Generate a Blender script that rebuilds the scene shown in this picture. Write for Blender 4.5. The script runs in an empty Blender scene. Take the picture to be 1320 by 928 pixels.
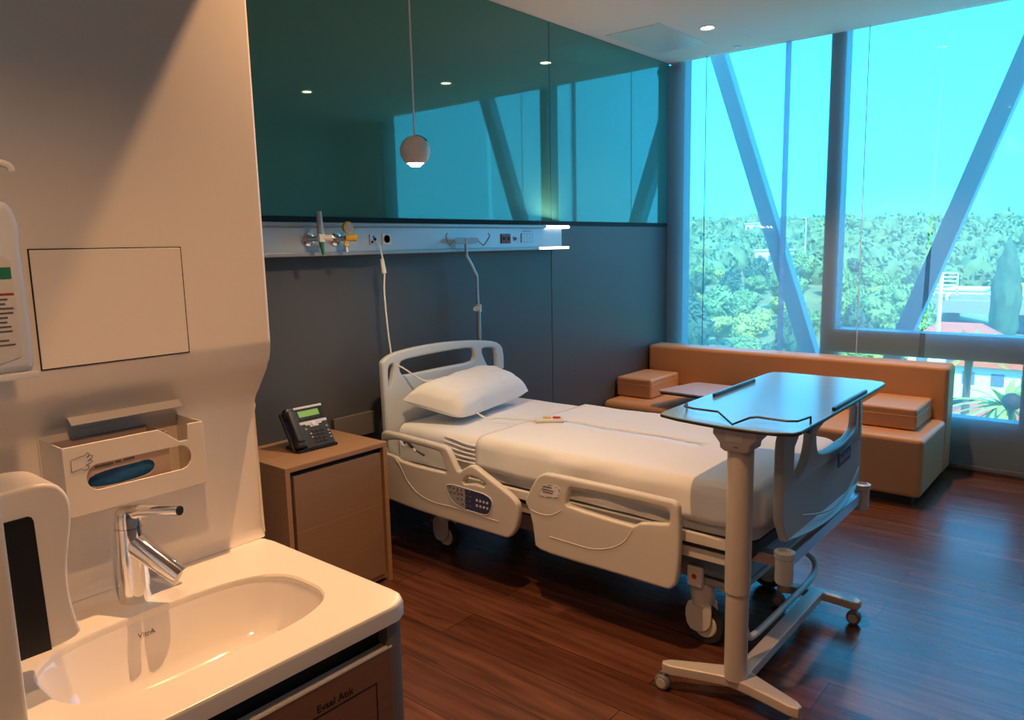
import bpy, bmesh, math, random
from mathutils import Vector, Matrix, noise
random.seed(7)
C = bpy.context.scene.collection
PI = math.pi

# ------------------------------------------------------------------ materials
MATS = {}
def mat(name, col, rough=.5, metal=0., var=0., vscale=8., bump=0., bscale=60., ior=1.45, emis=None, estr=0., coat=0., trans=0., tint=(1, 1, 1)):
    if name in MATS: return MATS[name]
    m = bpy.data.materials.new(name); m.use_nodes = True
    nt = m.node_tree; b = nt.nodes['Principled BSDF']
    b.inputs['Specular Tint'].default_value = (*tint, 1)
    b.inputs['Base Color'].default_value = (*col, 1); b.inputs['Roughness'].default_value = rough
    b.inputs['Metallic'].default_value = metal; b.inputs['IOR'].default_value = ior
    b.inputs['Coat Weight'].default_value = coat
    b.inputs['Transmission Weight'].default_value = trans
    if emis:
        b.inputs['Emission Color'].default_value = (*emis, 1); b.inputs['Emission Strength'].default_value = estr
    tc = nt.nodes.new('ShaderNodeTexCoord')
    if var:
        n = nt.nodes.new('ShaderNodeTexNoise'); n.inputs['Scale'].default_value = vscale; n.inputs['Detail'].default_value = 4
        nt.links.new(tc.outputs['Object'], n.inputs['Vector'])
        mx = nt.nodes.new('ShaderNodeMix'); mx.data_type = 'RGBA'
        mx.inputs[6].default_value = (*[c * (1 - var) for c in col], 1); mx.inputs[7].default_value = (*[min(1, c * (1 + var)) for c in col], 1)
        nt.links.new(n.outputs['Fac'], mx.inputs[0]); nt.links.new(mx.outputs[2], b.inputs['Base Color'])
    if bump:
        n2 = nt.nodes.new('ShaderNodeTexNoise'); n2.inputs['Scale'].default_value = bscale; n2.inputs['Detail'].default_value = 3
        nt.links.new(tc.outputs['Object'], n2.inputs['Vector'])
        bp = nt.nodes.new('ShaderNodeBump'); bp.inputs['Strength'].default_value = bump; bp.inputs['Distance'].default_value = .002
        nt.links.new(n2.outputs['Fac'], bp.inputs['Height']); nt.links.new(bp.outputs['Normal'], b.inputs['Normal'])
    MATS[name] = m
    return m

def wood(name, c1, c2, rough, axis, scale=9.):
    m = bpy.data.materials.new(name); m.use_nodes = True; nt = m.node_tree; b = nt.nodes['Principled BSDF']
    tc = nt.nodes.new('ShaderNodeTexCoord'); mp = nt.nodes.new('ShaderNodeMapping')
    s = [scale * 6] * 3; s[axis] = scale * .35; mp.inputs['Scale'].default_value = s
    n = nt.nodes.new('ShaderNodeTexNoise'); n.inputs['Scale'].default_value = 1; n.inputs['Detail'].default_value = 6; n.inputs['Distortion'].default_value = .4
    r = nt.nodes.new('ShaderNodeMix'); r.data_type = 'RGBA'; r.inputs[6].default_value = (*c1, 1); r.inputs[7].default_value = (*c2, 1)
    nt.links.new(tc.outputs['Object'], mp.inputs['Vector']); nt.links.new(mp.outputs[0], n.inputs['Vector'])
    nt.links.new(n.outputs['Fac'], r.inputs[0]); nt.links.new(r.outputs[2], b.inputs['Base Color'])
    b.inputs['Roughness'].default_value = rough
    MATS[name] = m
    return m

def floor_mat():
    m = bpy.data.materials.new('wood_plank_floor'); m.use_nodes = True; nt = m.node_tree; b = nt.nodes['Principled BSDF']
    N = nt.nodes.new; L = nt.links.new
    tc = N('ShaderNodeTexCoord'); sp = N('ShaderNodeSeparateXYZ'); cb = N('ShaderNodeCombineXYZ'); ad = N('ShaderNodeMath'); ad.operation = 'ADD'; ad.inputs[1].default_value = -.037
    ay = N('ShaderNodeMath'); ay.operation = 'ADD'; ay.inputs[1].default_value = .1
    L(tc.outputs['Object'], sp.inputs[0]); L(sp.outputs['X'], ad.inputs[0]); L(sp.outputs['Y'], ay.inputs[0]); L(ay.outputs[0], cb.inputs['X']); L(ad.outputs[0], cb.inputs['Y'])
    br = N('ShaderNodeTexBrick'); br.inputs['Scale'].default_value = 1; br.inputs['Brick Width'].default_value = 1.3; br.inputs['Row Height'].default_value = .19
    br.inputs['Mortar Size'].default_value = .0018; br.inputs['Mortar Smooth'].default_value = .2; br.inputs['Bias'].default_value = -.1; br.offset = .37
    br.inputs['Color1'].default_value = (.112, .040, .022, 1); br.inputs['Color2'].default_value = (.165, .060, .031, 1); br.inputs['Mortar'].default_value = (.02, .008, .005, 1)
    L(cb.outputs[0], br.inputs['Vector'])
    mp = N('ShaderNodeMapping'); mp.inputs['Scale'].default_value = (26, 2.2, 1); L(tc.outputs['Object'], mp.inputs['Vector'])
    n = N('ShaderNodeTexNoise'); n.inputs['Scale'].default_value = 1; n.inputs['Detail'].default_value = 7; n.inputs['Distortion'].default_value = .6; L(mp.outputs[0], n.inputs['Vector'])
    cr = N('ShaderNodeValToRGB'); cr.color_ramp.elements[0].position = .3; cr.color_ramp.elements[0].color = (.5, .45, .42, 1); cr.color_ramp.elements[1].position = .75; cr.color_ramp.elements[1].color = (1.35, 1.35, 1.35, 1)
    L(n.outputs['Fac'], cr.inputs[0])
    mx = N('ShaderNodeMix'); mx.data_type = 'RGBA'; mx.blend_type = 'MULTIPLY'; mx.inputs[0].default_value = 1
    L(br.outputs['Color'], mx.inputs[6]); L(cr.outputs[0], mx.inputs[7]); L(mx.outputs[2], b.inputs['Base Color'])
    b.inputs['Roughness'].default_value = .27; b.inputs['IOR'].default_value = 1.6
    n3 = N('ShaderNodeTexNoise'); n3.inputs['Scale'].default_value = 160; L(tc.outputs['Object'], n3.inputs['Vector'])
    bp = N('ShaderNodeBump'); bp.inputs['Strength'].default_value = .15; bp.inputs['Distance'].default_value = .002
    L(n3.outputs['Fac'], bp.inputs['Height']); L(bp.outputs['Normal'], b.inputs['Normal'])
    return m

def see_mat(name, tint, kind, amount, body=(.8, .8, .8)):
    m = bpy.data.materials.new(name); m.use_nodes = True; nt = m.node_tree; nt.nodes.clear(); N = nt.nodes.new; L = nt.links.new
    out = N('ShaderNodeOutputMaterial'); mix = N('ShaderNodeMixShader'); mix.inputs[0].default_value = amount
    t = N('ShaderNodeBsdfTransparent'); t.inputs[0].default_value = (*tint, 1)
    L(t.outputs[0], mix.inputs[1])
    if kind == 'glass':
        g = N('ShaderNodeBsdfGlossy'); g.inputs['Roughness'].default_value = .02; g.inputs['Color'].default_value = (.9, .95, 1, 1); L(g.outputs[0], mix.inputs[2])
    else:
        d = N('ShaderNodeBsdfDiffuse'); d.inputs[0].default_value = (*body, 1); tr = N('ShaderNodeBsdfTranslucent'); tr.inputs[0].default_value = (*body, 1)
        m2 = N('ShaderNodeMixShader'); m2.inputs[0].default_value = .55; L(d.outputs[0], m2.inputs[1]); L(tr.outputs[0], m2.inputs[2]); L(m2.outputs[0], mix.inputs[2])
    L(mix.outputs[0], out.inputs[0]); MATS[name] = m
    return m

M = dict(
    surf=mat('white_solid_surface', (.80, .74, .66), .3, var=.02, vscale=3),
    counter=mat('white_counter_surface', (.82, .77, .69), .22),
    basin=mat('white_ceramic', (.80, .76, .72), .08, coat=.5),
    chrome=mat('chrome', (.85, .85, .86), .06, 1.),
    steel=mat('brushed_steel', (.55, .56, .58), .3, 1.),
    dark=mat('black_gap', (.006, .006, .006), .7),
    black=mat('black_plastic', (.012, .012, .013), .35, bump=.1),
    vanwood=wood('vanity_walnut_laminate', (.21, .095, .048), (.27, .13, .068), .45, 0),
    nswood=wood('nightstand_oak_laminate', (.36, .19, .09), (.44, .25, .13), .45, 0),
    nsfront=wood('nightstand_drawer_oak', (.25, .14, .075), (.32, .185, .10), .5, 0),
    floor=floor_mat(),
    wallgrey=mat('dark_grey_wall_panel', (.086, .079, .075), .42, var=.05, vscale=2),
    ceil=mat('warm_lit_matt_ceiling', (.86, .68, .60), .8, bump=.05),  # missing warm fill light is put into this ceiling colour
    paint=mat('off_white_paint', (.55, .48, .42), .7, bump=.05),
    teal=mat('teal_back_painted_glass', (.052, .20, .17), .025, ior=1.9, var=.03, vscale=1, tint=(.75, 1, .80)),
    alu=mat('pale_anodised_rail', (.52, .56, .60), .35, .25),
    alud=mat('rail_lip', (.35, .34, .34), .4, .5),
    beige=mat('cream_bed_plastic', (.66, .62, .55), .38, bump=.04, bscale=200),
    greyp=mat('pale_grey_bed_plastic', (.60, .62, .61), .4, bump=.04, bscale=200),
    greyshade=mat('shaded_grey_bed_plastic', (.44, .46, .455), .4, bump=.04, bscale=200),  # pale grey bed plastic darkened: the foot end's shade put into the colour
    frame=mat('grey_bed_frame', (.36, .36, .36), .4, .2),
    sheet=mat('white_cotton_sheet', (.80, .79, .78), .9, bump=.25, bscale=320, var=.015, vscale=30),
    pillow=mat('white_pillowcase', (.86, .84, .81), .9, bump=.25, bscale=250),
    navy=mat('navy_keypad', (.045, .06, .16), .4),
    keygrey=mat('grey_keypad', (.36, .36, .38), .45),
    white=mat('white_plastic', (.78, .77, .74), .35),
    red=mat('red_plastic', (.65, .05, .03), .4),
    dred=mat('dark_red_socket', (.40, .035, .03), .4),
    yellow=mat('yellow_plastic', (.75, .45, .05), .4),
    green=mat('green_plastic', (.02, .2, .12), .4),
    orange=mat('tan_leather', (.60, .30, .135), .45, bump=.35, bscale=240, var=.05, vscale=5),
    lam=mat('pale_laminate', (.34, .50, .57), .2, ior=2.3),
    lamedge=mat('dark_table_edge', (.02, .022, .025), .4),
    taupe=mat('taupe_laminate', (.55, .42, .36), .3),
    post=mat('warm_grey_painted_steel', (.56, .50, .44), .4, .15, bump=.03),
    rubber=mat('dark_rubber', (.025, .025, .027), .7),
    wframe=mat('grey_blue_window_frame', (.12, .21, .28), .45, .0),
    lens=mat('lit_lamp_lens', (1, .9, .8), .4, emis=(1, .80, .58), estr=26),
    strip=mat('lit_strip_diffuser', (1, 1, 1), .4, emis=(1, .90, .84), estr=3.2),
    screen=mat('green_lcd', (.16, .3, .08), .3, emis=(.3, .55, .12), estr=.35),
    phone=mat('charcoal_phone_plastic', (.035, .033, .034), .38),
    silver=mat('silver_plastic', (.62, .62, .62), .35, .0),
    blueglove=mat('blue_nitrile', (.02, .12, .30), .5, var=.5, vscale=40),
    carton=mat('glove_carton', (.50, .36, .28), .6),
    dispenser=mat('ivory_dispenser_plastic', (.74, .68, .60), .3),
    bottle=mat('milky_bottle_plastic', (.75, .78, .82), .3, trans=.15),
    label=mat('pale_paper_label', (.62, .60, .58), .6),
    flowtube=mat('grey_clear_tube', (.36, .42, .44), .15),
    plate=mat('brown_grey_plate', (.16, .13, .105), .5),
    deck=mat('black_deck', (.03, .03, .03), .6),
    wheel=mat('grey_caster_tyre', (.16, .155, .15), .6),
    vside=mat('brown_grey_metallic_edge', (.24, .20, .175), .4, .3),
    ink=mat('grey_ink', (.12, .11, .11), .6),
    amber=mat('yellow_gauge', (.55, .42, .06), .4),
    blueshroud=mat('blue_grey_base_cover', (.16, .26, .34), .35),
    hatch=mat('glossy_grey_hatch', (.70, .64, .60), .3),
    bark=mat('bark', (.12, .08, .05), .9, var=.3),
    leafa=mat('mid_green_leaves', (.15, .30, .09), .8, var=.55, vscale=1.7, bump=1., bscale=6),
    leafb=mat('yellow_green_leaves', (.30, .42, .09), .8, var=.5, vscale=1.7, bump=1., bscale=6),
    leafc=mat('dark_green_leaves', (.05, .13, .065), .8, var=.5, vscale=1.7, bump=1., bscale=6),
    leafd=mat('distant_leaves', (.12, .23, .09), .9, var=.75, vscale=.35),
    grass=mat('dry_hillside', (.16, .22, .09), .95, var=.5, vscale=.12),
    roof=mat('red_roof_tiles', (.50, .13, .07), .8, var=.2, vscale=2),
    render=mat('white_render', (.8, .8, .78), .8),
    asphalt=mat('grey_asphalt', (.28, .29, .31), .9, var=.1),
    signyellow=mat('yellow_board', (.75, .60, .03), .6),
    brace=mat('white_painted_brace', (.30, .34, .42), .5),
)
M['glass'] = see_mat('cyan_tinted_glass', (.92, .985, 1.0), 'glass', .015)
M['blindoverlap'] = see_mat('blind_overlap_shade', (.8, .9, 1.0), 'fabric', .62, (.40, .50, .58))
M['blind'] = see_mat('sheer_blind_fabric', (.93, .97, 1.0), 'fabric', .345, (.74, .80, .86))

# ------------------------------------------------------------------ helpers
def absloc(p):
    v = Vector((0, 0, 0))
    while p is not None:
        v = v + p.location; p = p.parent
    return v
def finish(bm, angle=.6):
    bmesh.ops.recalc_face_normals(bm, faces=bm.faces[:])
    me = bpy.data.meshes.new('m'); bm.to_mesh(me); bm.free()
    for p in me.polygons: p.use_smooth = True
    me.set_sharp_from_angle(angle=angle)
    return me
def obj(name, bm, m, parent=None, angle=.6, loc=None):
    if parent is not None:
        bmesh.ops.translate(bm, verts=bm.verts[:], vec=-absloc(parent))
    elif loc is not None:
        bmesh.ops.translate(bm, verts=bm.verts[:], vec=-Vector(loc))
    me = finish(bm, angle); o = bpy.data.objects.new(name, me); me.name = name
    for x in (m if isinstance(m, (list, tuple)) else [m]): me.materials.append(x)
    C.objects.link(o); o.parent = parent
    if parent is None and loc is not None: o.location = loc
    if len(me.vertices) < 6000:
        wn = o.modifiers.new('weighted_normals', 'WEIGHTED_NORMAL'); wn.keep_sharp = True; wn.mode = 'FACE_AREA'; wn.weight = 100
    return o
def tag(o, label, cat, group=None):
    o['label'] = label; o['category'] = cat
    if group: o['group'] = group
    return o
def thing(name, label, cat, loc, group=None):
    o = bpy.data.objects.new(name, None); C.objects.link(o); o.location = loc; o.empty_display_size = .1
    return tag(o, label, cat, group)
def struct(name, bm, m, parent=None):
    o = obj(name, bm, m, parent)
    if parent is None: o['kind'] = 'structure'
    return o
def NB(): return bmesh.new()
def join(bm, b2):
    me = bpy.data.meshes.new('tmp'); b2.to_mesh(me); b2.free(); bm.from_mesh(me); bpy.data.meshes.remove(me)
def box(bm, x0, x1, y0, y1, z0, z1, bev=0., seg=2, mtx=None):
    b = bmesh.new(); bmesh.ops.create_cube(b, size=1)
    for v in b.verts: v.co = Vector(((x0 + x1) / 2 + v.co.x * (x1 - x0), (y0 + y1) / 2 + v.co.y * (y1 - y0), (z0 + z1) / 2 + v.co.z * (z1 - z0)))
    if bev: bmesh.ops.bevel(b, geom=b.edges[:], offset=min(bev, .49 * min(abs(x1 - x0), abs(y1 - y0), abs(z1 - z0))), segments=seg, profile=.5, affect='EDGES')
    if mtx is not None: bmesh.ops.transform(b, matrix=mtx, verts=b.verts[:])
    join(bm, b); return bm
def B(*a, **k): return box(NB(), *a, **k)
def frames(pts):
    T = []
    n = len(pts)
    for i in range(n):
        t = pts[min(i + 1, n - 1)] - pts[max(i - 1, 0)]; T.append(t.normalized())
    up = Vector((0, 0, 1)) if abs(T[0].z) < .9 else Vector((1, 0, 0))
    a = T[0].cross(up).normalized(); out = []
    for t in T:
        a = (a - t * a.dot(t)).normalized(); out.append((a, t.cross(a)))
    return out
def tube(bm, pts, r, n=10, smooth=0, closed_ends=True):
    pts = [Vector(p) for p in pts]
    if smooth: pts = catmull(pts, smooth)
    rs = r if isinstance(r, (list, tuple)) else [r] * len(pts)
    if len(rs) != len(pts): rs = [rs[0] + (rs[-1] - rs[0]) * i / (len(pts) - 1) for i in range(len(pts))]
    rings = []
    for p, (a, b), rr in zip(pts, frames(pts), rs):
        rings.append([bm.verts.new(p + a * (math.cos(2 * PI * k / n) * rr) + b * (math.sin(2 * PI * k / n) * rr)) for k in range(n)])
    for A, Bq in zip(rings, rings[1:]):
        for k in range(n): bm.faces.new((A[k], A[(k + 1) % n], Bq[(k + 1) % n], Bq[k]))
    if closed_ends:
        bm.faces.new(rings[0]); bm.faces.new(rings[-1])
    return bm
def T(*a, **k): return tube(NB(), *a, **k)
def catmull(pts, k):
    out = []; n = len(pts)
    for i in range(n - 1):
        p0, p1, p2, p3 = pts[max(i - 1, 0)], pts[i], pts[i + 1], pts[min(i + 2, n - 1)]
        for j in range(k):
            t = j / k
            out.append(.5 * ((2 * p1) + (p2 - p0) * t + (2 * p0 - 5 * p1 + 4 * p2 - p3) * t * t + (3 * p1 - p0 - 3 * p2 + p3) * t ** 3))
    out.append(pts[-1]); return out
def lathe(bm, prof, c=(0, 0, 0), axis='z', n=24):
    c = Vector(c); rings = []
    for r, h in prof:
        ring = []
        for k in range(n):
            a = 2 * PI * k / n; u, v = math.cos(a) * r, math.sin(a) * r
            co = {'z': (u, v, h), 'x': (h, u, v), 'y': (u, h, v)}[axis]
            ring.append(bm.verts.new(c + Vector(co)))
        rings.append(ring)
    for A, Bq in zip(rings, rings[1:]):
        for k in range(n): bm.faces.new((A[k], A[(k + 1) % n], Bq[(k + 1) % n], Bq[k]))
    bm.faces.new(rings[0]); bm.faces.new(rings[-1]); return bm
def Lt(*a, **k): return lathe(NB(), *a, **k)
def chaikin(p, it=1):
    for _ in range(it):
        q = []
        for i in range(len(p)):
            a, b = p[i], p[(i + 1) % len(p)]
            q += [(a[0] * .75 + b[0] * .25, a[1] * .75 + b[1] * .25), (a[0] * .25 + b[0] * .75, a[1] * .25 + b[1] * .75)]
        p = q
    return p
def curve_mesh(cd, fn):
    o = bpy.data.objects.new('tmpcurve', cd); C.objects.link(o)
    dg = bpy.context.evaluated_depsgraph_get(); me = bpy.data.meshes.new_from_object(o.evaluated_get(dg))
    b = bmesh.new(); b.from_mesh(me); bpy.data.objects.remove(o); bpy.data.curves.remove(cd); bpy.data.meshes.remove(me)
    bmesh.ops.remove_doubles(b, verts=b.verts[:], dist=1e-6)
    for v in b.verts: v.co = Vector(fn(*v.co))
    return b
def flat(outline, holes, t, bev, fn):
    cd = bpy.data.curves.new('f', 'CURVE'); cd.dimensions = '2D'; cd.fill_mode = 'BOTH'; cd.extrude = max(t / 2 - bev, 1e-5)
    cd.bevel_depth = bev; cd.bevel_resolution = 2; cd.offset = -bev
    for pl in [outline] + list(holes):
        s = cd.splines.new('POLY'); s.points.add(len(pl) - 1); s.use_cyclic_u = True
        for p, q in zip(s.points, pl): p.co = (q[0], q[1], 0, 1)
    return curve_mesh(cd, fn)
def text(txt, size, fn, ext=.0004, align='CENTER'):
    cd = bpy.data.curves.new('t', 'FONT'); cd.body = txt; cd.size = size; cd.extrude = ext; cd.align_x = align; cd.align_y = 'CENTER'
    return curve_mesh(cd, fn)
def rrect(x0, x1, y0, y1, r, n=5):
    o = []
    for cx, cy, a0 in ((x1 - r, y1 - r, 0), (x0 + r, y1 - r, 90), (x0 + r, y0 + r, 180), (x1 - r, y0 + r, 270)):
        for k in range(n + 1):
            a = math.radians(a0 + 90 * k / n); o.append((cx + r * math.cos(a), cy + r * math.sin(a)))
    return o
def dup(root, loc, label=None, group=None):
    r = root.copy(); C.objects.link(r); r.location = loc
    if label: r['label'] = label
    if group: r['group'] = group
    for ch in list(root.children):
        c = ch.copy(); C.objects.link(c); c.parent = r
        for g in list(ch.children):
            d = g.copy(); C.objects.link(d); d.parent = c
    return r
def nz(p, s): return noise.noise(Vector(p) * s)

# ------------------------------------------------------------------ the room shell
YW, XW, ZC = 2.95, 5.5, 2.865
struct('floor', B(-1.6, 5.9, -1.3, 3.05, -.1, 0), M['floor'])
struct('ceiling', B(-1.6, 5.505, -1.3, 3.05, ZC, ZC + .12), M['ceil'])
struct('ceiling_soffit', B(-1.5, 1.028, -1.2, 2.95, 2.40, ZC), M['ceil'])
wh = NB(); box(wh, -1.6, 3.926, YW, YW + .1, 0, 1.655); box(wh, 3.932, 5.62, YW, YW + .1, 0, 1.655); box(wh, -1.6, 5.62, YW + .022, YW + .12, 0, ZC)
struct('wall_head', wh, M['wallgrey'])
struct('wall_right', B(-1.6, 5.62, -1.3, -1.2, 0, ZC), M['paint'])
struct('wall_back', B(-1.6, -1.5, -1.3, 3.05, 0, ZC), M['paint'])
struct('wall_left', B(-1.5, .29, 1.10, 1.60, 0, 2.4, bev=.008, seg=2), M['surf'])
struct('wall_side', B(.79, .87, 1.60, YW, 0, ZC), M['paint'])
tag(obj('glass_wall_panel', B(.88, 3.9225, YW - .006, YW + .02, 1.655, ZC - .002), M['teal']), 'wide teal glass panel on the upper wall above the bed', 'wall panel')
tag(obj('glass_wall_panel', B(3.9285, 5.455, YW - .006, YW + .02, 1.655, ZC - .002), M['teal']), 'narrow teal glass panel on the upper wall next to the window', 'wall panel')
struct('gap_shade_1', B(.88, 5.47, YW - .004, YW + .02, 1.625, 1.653), M['dark'])  # black strip painting the shade in the gap below the glass
# sink panel: one moulded profile, pushed along x
prof = [(1.60, 2.40), (1.438, 2.40), (1.438, 1.315)]
for k in range(1, 6):
    a = k / 6; prof.append((1.438 + .012 * a * a, 1.315 - .055 * a))
prof += [(1.455, 1.247), (1.497, 1.198)]
for k in range(1, 6):
    a = k / 6; prof.append((1.497 + .023 * (1 - (1 - a) ** 2), 1.198 - .045 * a))
prof += [(1.520, 1.145), (1.520, .875), (1.517, .860), (1.510, .851), (1.60, .851)]
bm = NB(); vs = [[bm.verts.new((x, y, z)) for y, z in prof] for x in (.28, .903)]
n = len(prof)
for k in range(n): bm.faces.new((vs[0][k], vs[0][(k + 1) % n], vs[1][(k + 1) % n], vs[1][k]))
f1 = bm.faces.new(vs[0]); f2 = bm.faces.new(vs[1])
bmesh.ops.bevel(bm, geom=[e for e in f2.edges], offset=.006, segments=3, profile=.5, affect='EDGES')
struct('wall_sink', bm, M['surf'])
struct('wall_sink_base', B(.28, .903, 1.53, 1.60, 0, .8505), M['surf'])
# access hatch in the sink panel
t = thing('access_hatch', 'flush rectangular cream access panel set in the wall above the glove dispenser', 'hatch', (.56, 1.4385, 1.31))
obj('frame_gap', B(.4585, .722, 1.4362, 1.440, 1.3065, 1.513), M['dark'], t)
obj('panel', B(.4605, .720, 1.4350, 1.440, 1.3085, 1.511, bev=.0008), M['surf'], t)

# ------------------------------------------------------------------ window wall (every member its own part)
win = bpy.data.objects.new('window_1', None); C.objects.link(win); win.location = (XW, 1.2, 0); win['kind'] = 'structure'
def wpart(name, bm, m): return obj(name, bm, m, win)
wpart('corner_post', B(5.507, 5.62, 2.83, YW, 0, ZC + .05), M['wframe'])
wpart('mullion', B(5.507, 5.64, 1.648, 1.748, 0, ZC + .05, bev=.004), M['wframe'])
wpart('mullion', B(5.50, 5.64, .38, .53, 0, .72, bev=.004), M['wframe'])
wpart('mullion', B(5.55, 5.64, -.56, -.42, 0, ZC + .05, bev=.004), M['wframe'])
wpart('transom', B(5.50, 5.64, -.56, 1.648, .715, .878, bev=.004), M['wframe'])
wpart('sill_panel', B(5.51, 5.62, -.56, 1.648, 0, .34, bev=.004), M['wframe'])
wpart('sill_panel', B(5.51, 5.62, 1.748, 2.83, 0, .34, bev=.004), M['wframe'])
wpart('head_rail', B(5.506, 5.64, -.56, 2.95, ZC + .05, ZC + .14), M['wframe'])
wpart('pane', B(5.575, 5.583, -.42, 1.648, .878, ZC + .05), M['glass'])
wpart('pane', B(5.575, 5.583, 1.748, 2.83, .34, ZC + .05), M['glass'])
wpart('pane', B(5.575, 5.583, .53, 1.648, .34, .715), M['glass'])
wpart('pane', B(5.575, 5.583, -.42, .38, .34, .715), M['glass'])
struct('wall_window', B(5.5, 5.62, -1.3, -.56, 0, ZC), M['paint'])
def blind(y0, y1, x, label, s0=0., s1=0.):
    r = thing('roller_blind', label, 'blind', (x, (y0 + y1) / 2, .03))
    bm = NB(); ny = 24; rows = []
    for i in range(ny + 1):
        y = y0 + (y1 - y0) * i / ny; sh = s0 * (1 - i / ny) + s1 * i / ny
        rows.append([bm.verts.new((x + .002 * math.sin(i * 1.3) + .002 * nz((y, z, 3), 2.), y + sh * (z / ZC), z)) for z in (.045, .7, 1.4, 2.1, ZC - .002)])
    for a, b in zip(rows, rows[1:]):
        for k in range(4): bm.faces.new((a[k], a[k + 1], b[k + 1], b[k]))
    obj('fabric', bm, M['blind'], r)
    obj('hem_bar', B(x - .01, x + .01, y0, y1, .022, .048, bev=.004), M['steel'], r)
    return r
blind(2.008, 2.945, 5.458, 'sheer roller blind nearest the teal wall')
br_ = blind(1.122, 2.050, 5.485, 'sheer roller blind over the thick window mullion', -.060, 0)
obj('overlap_shade', B(5.4875, 5.489, 2.008, 2.050, .045, ZC - .002), M['blindoverlap'], br_)  # added strip that darkens the band where two blinds overlap
blind(-.42, 1.070, 5.458, 'sheer roller blind beside the sofa end, over the low bright pane', 0, -.016)
tag(obj('blind_bracket', Lt([(.0, 2.835), (.022, 2.837), (.022, 2.862), (0, 2.864)], (5.49, 0, 2.815), 'y', 16), M['black'], None, loc=(5.49, 2.85, 2.815)), 'small dark blind bracket in the top window corner', 'bracket')
for y, z0, m_, lab in ((2.624, .06, 'wframe', 'thin dark guide cable down the pane by the teal wall'), (1.479, .06, 'white', 'thin pale guide cable down the pane right of the mullion')):
    tag(obj('blind_cable', T([(5.444, y, z0), (5.444, y + (.012 if m_ == 'white' else -.002), ZC)], .0032, 6), M[m_], None, loc=(5.444, y, z0)), lab, 'cable')
struct('wall_upper_sunshade', B(5.5, 5.75, -4, 6, ZC + .12, 7), M['render'])  # unseen upper facade, added to keep the sun off the braces
# diagonal steel braces outside the glass
def brace(name, ya, za, yb, zb, label):
    d = Vector((0, yb - ya, zb - za)); L = d.length; ang = math.atan2(d.y, d.z)
    bm = B(-.06, .06, -.06, .06, 0, L, bev=.008)
    bmesh.ops.rotate(bm, verts=bm.verts[:], cent=(0, 0, 0), matrix=Matrix.Rotation(-ang, 3, 'X'))
    bmesh.ops.translate(bm, verts=bm.verts[:], vec=(6.02, ya, za))
    tag(obj(name, bm, M['brace'], None, loc=(6.02, ya, za)), label, 'brace')
brace('diagonal_brace', 1.77, .0, 2.96, 3.5, 'diagonal steel brace outside the window, leaning towards the teal wall')
brace('diagonal_brace', 1.59, .0, .40, 3.5, 'diagonal steel brace outside the window, leaning away from the teal wall')

# ------------------------------------------------------------------ ceiling items and lamps
def spot(name, loc, energy, col, size, blend=.5, rad=.03, target=None):
    l = bpy.data.lights.new(name, 'SPOT'); l.energy = energy; l.color = col; l.spot_size = math.radians(size); l.spot_blend = blend; l.shadow_soft_size = rad
    o = bpy.data.objects.new(name, l); C.objects.link(o); o.location = loc
    if target is not None: o.rotation_euler = (Vector(target) - Vector(loc)).to_track_quat('-Z', 'Y').to_euler()
    return o
WARM = (1, .53, .24)
def downlight(x, y, z, label, energy, size=110, target=None, blend=.5, rad=.03):
    r = thing('recessed_downlight', label, 'ceiling light', (x, y, z), 'ceiling downlights')
    bm = NB()
    lathe(bm, [(.052, z + .0), (.054, z - .004), (.046, z - .006), (.040, z - .003), (.040, z + .0)], (x, y, 0), 'z', 28)
    obj('trim_ring', bm, M['white'], r)
    obj('lens', Lt([(0, z - .0022), (.039, z - .0022), (.039, z - .0005), (0, z - .0005)], (x, y, 0), 'z', 24), M['lens'], r)
    spot('downlight_lamp', (x, y, z - .02), energy, WARM, size, blend, rad, target)
downlight(4.756, 2.29, ZC, 'lit recessed downlight in the ceiling beside the window and hatch', 26, 96, (4.3, 2.1, 0))
downlight(4.73, 1.26, ZC, 'lit recessed ceiling downlight above the sofa, second from the teal wall', 170, 92, (4.35, 1.26, 0))
downlight(4.11, .18, ZC, 'lit recessed ceiling downlight over open floor, seen in the teal glass', 9)
downlight(1.27, 1.26, ZC, 'recessed ceiling downlight above the wash basin counter', 205, 90, (1.20, 1.26, 0), .95, .012)
downlight(.25, .35, 2.40, 'added fill downlight out of view in the low ceiling at the entrance', 42, 130)  # fill lamp added out of view to lift the entrance side
bm = NB(); box(bm, 4.445, 5.115, 2.46, 2.865, ZC - .004, ZC + .001, bev=.001)
tag(obj('ceiling_hatch', bm, M['hatch'], None, loc=(4.78, 2.66, ZC)), 'glossy grey square hatch in the ceiling by the window corner', 'hatch')
tag(obj('sprinkler_cap', Lt([(0, ZC - .006), (.03, ZC - .006), (.036, ZC + .01), (0, ZC + .01)], (5.358, 2.346, 0)), M['white'], None, loc=(5.358, 2.346, ZC)), 'small round white sprinkler cap in the ceiling near the window', 'sprinkler')
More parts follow.
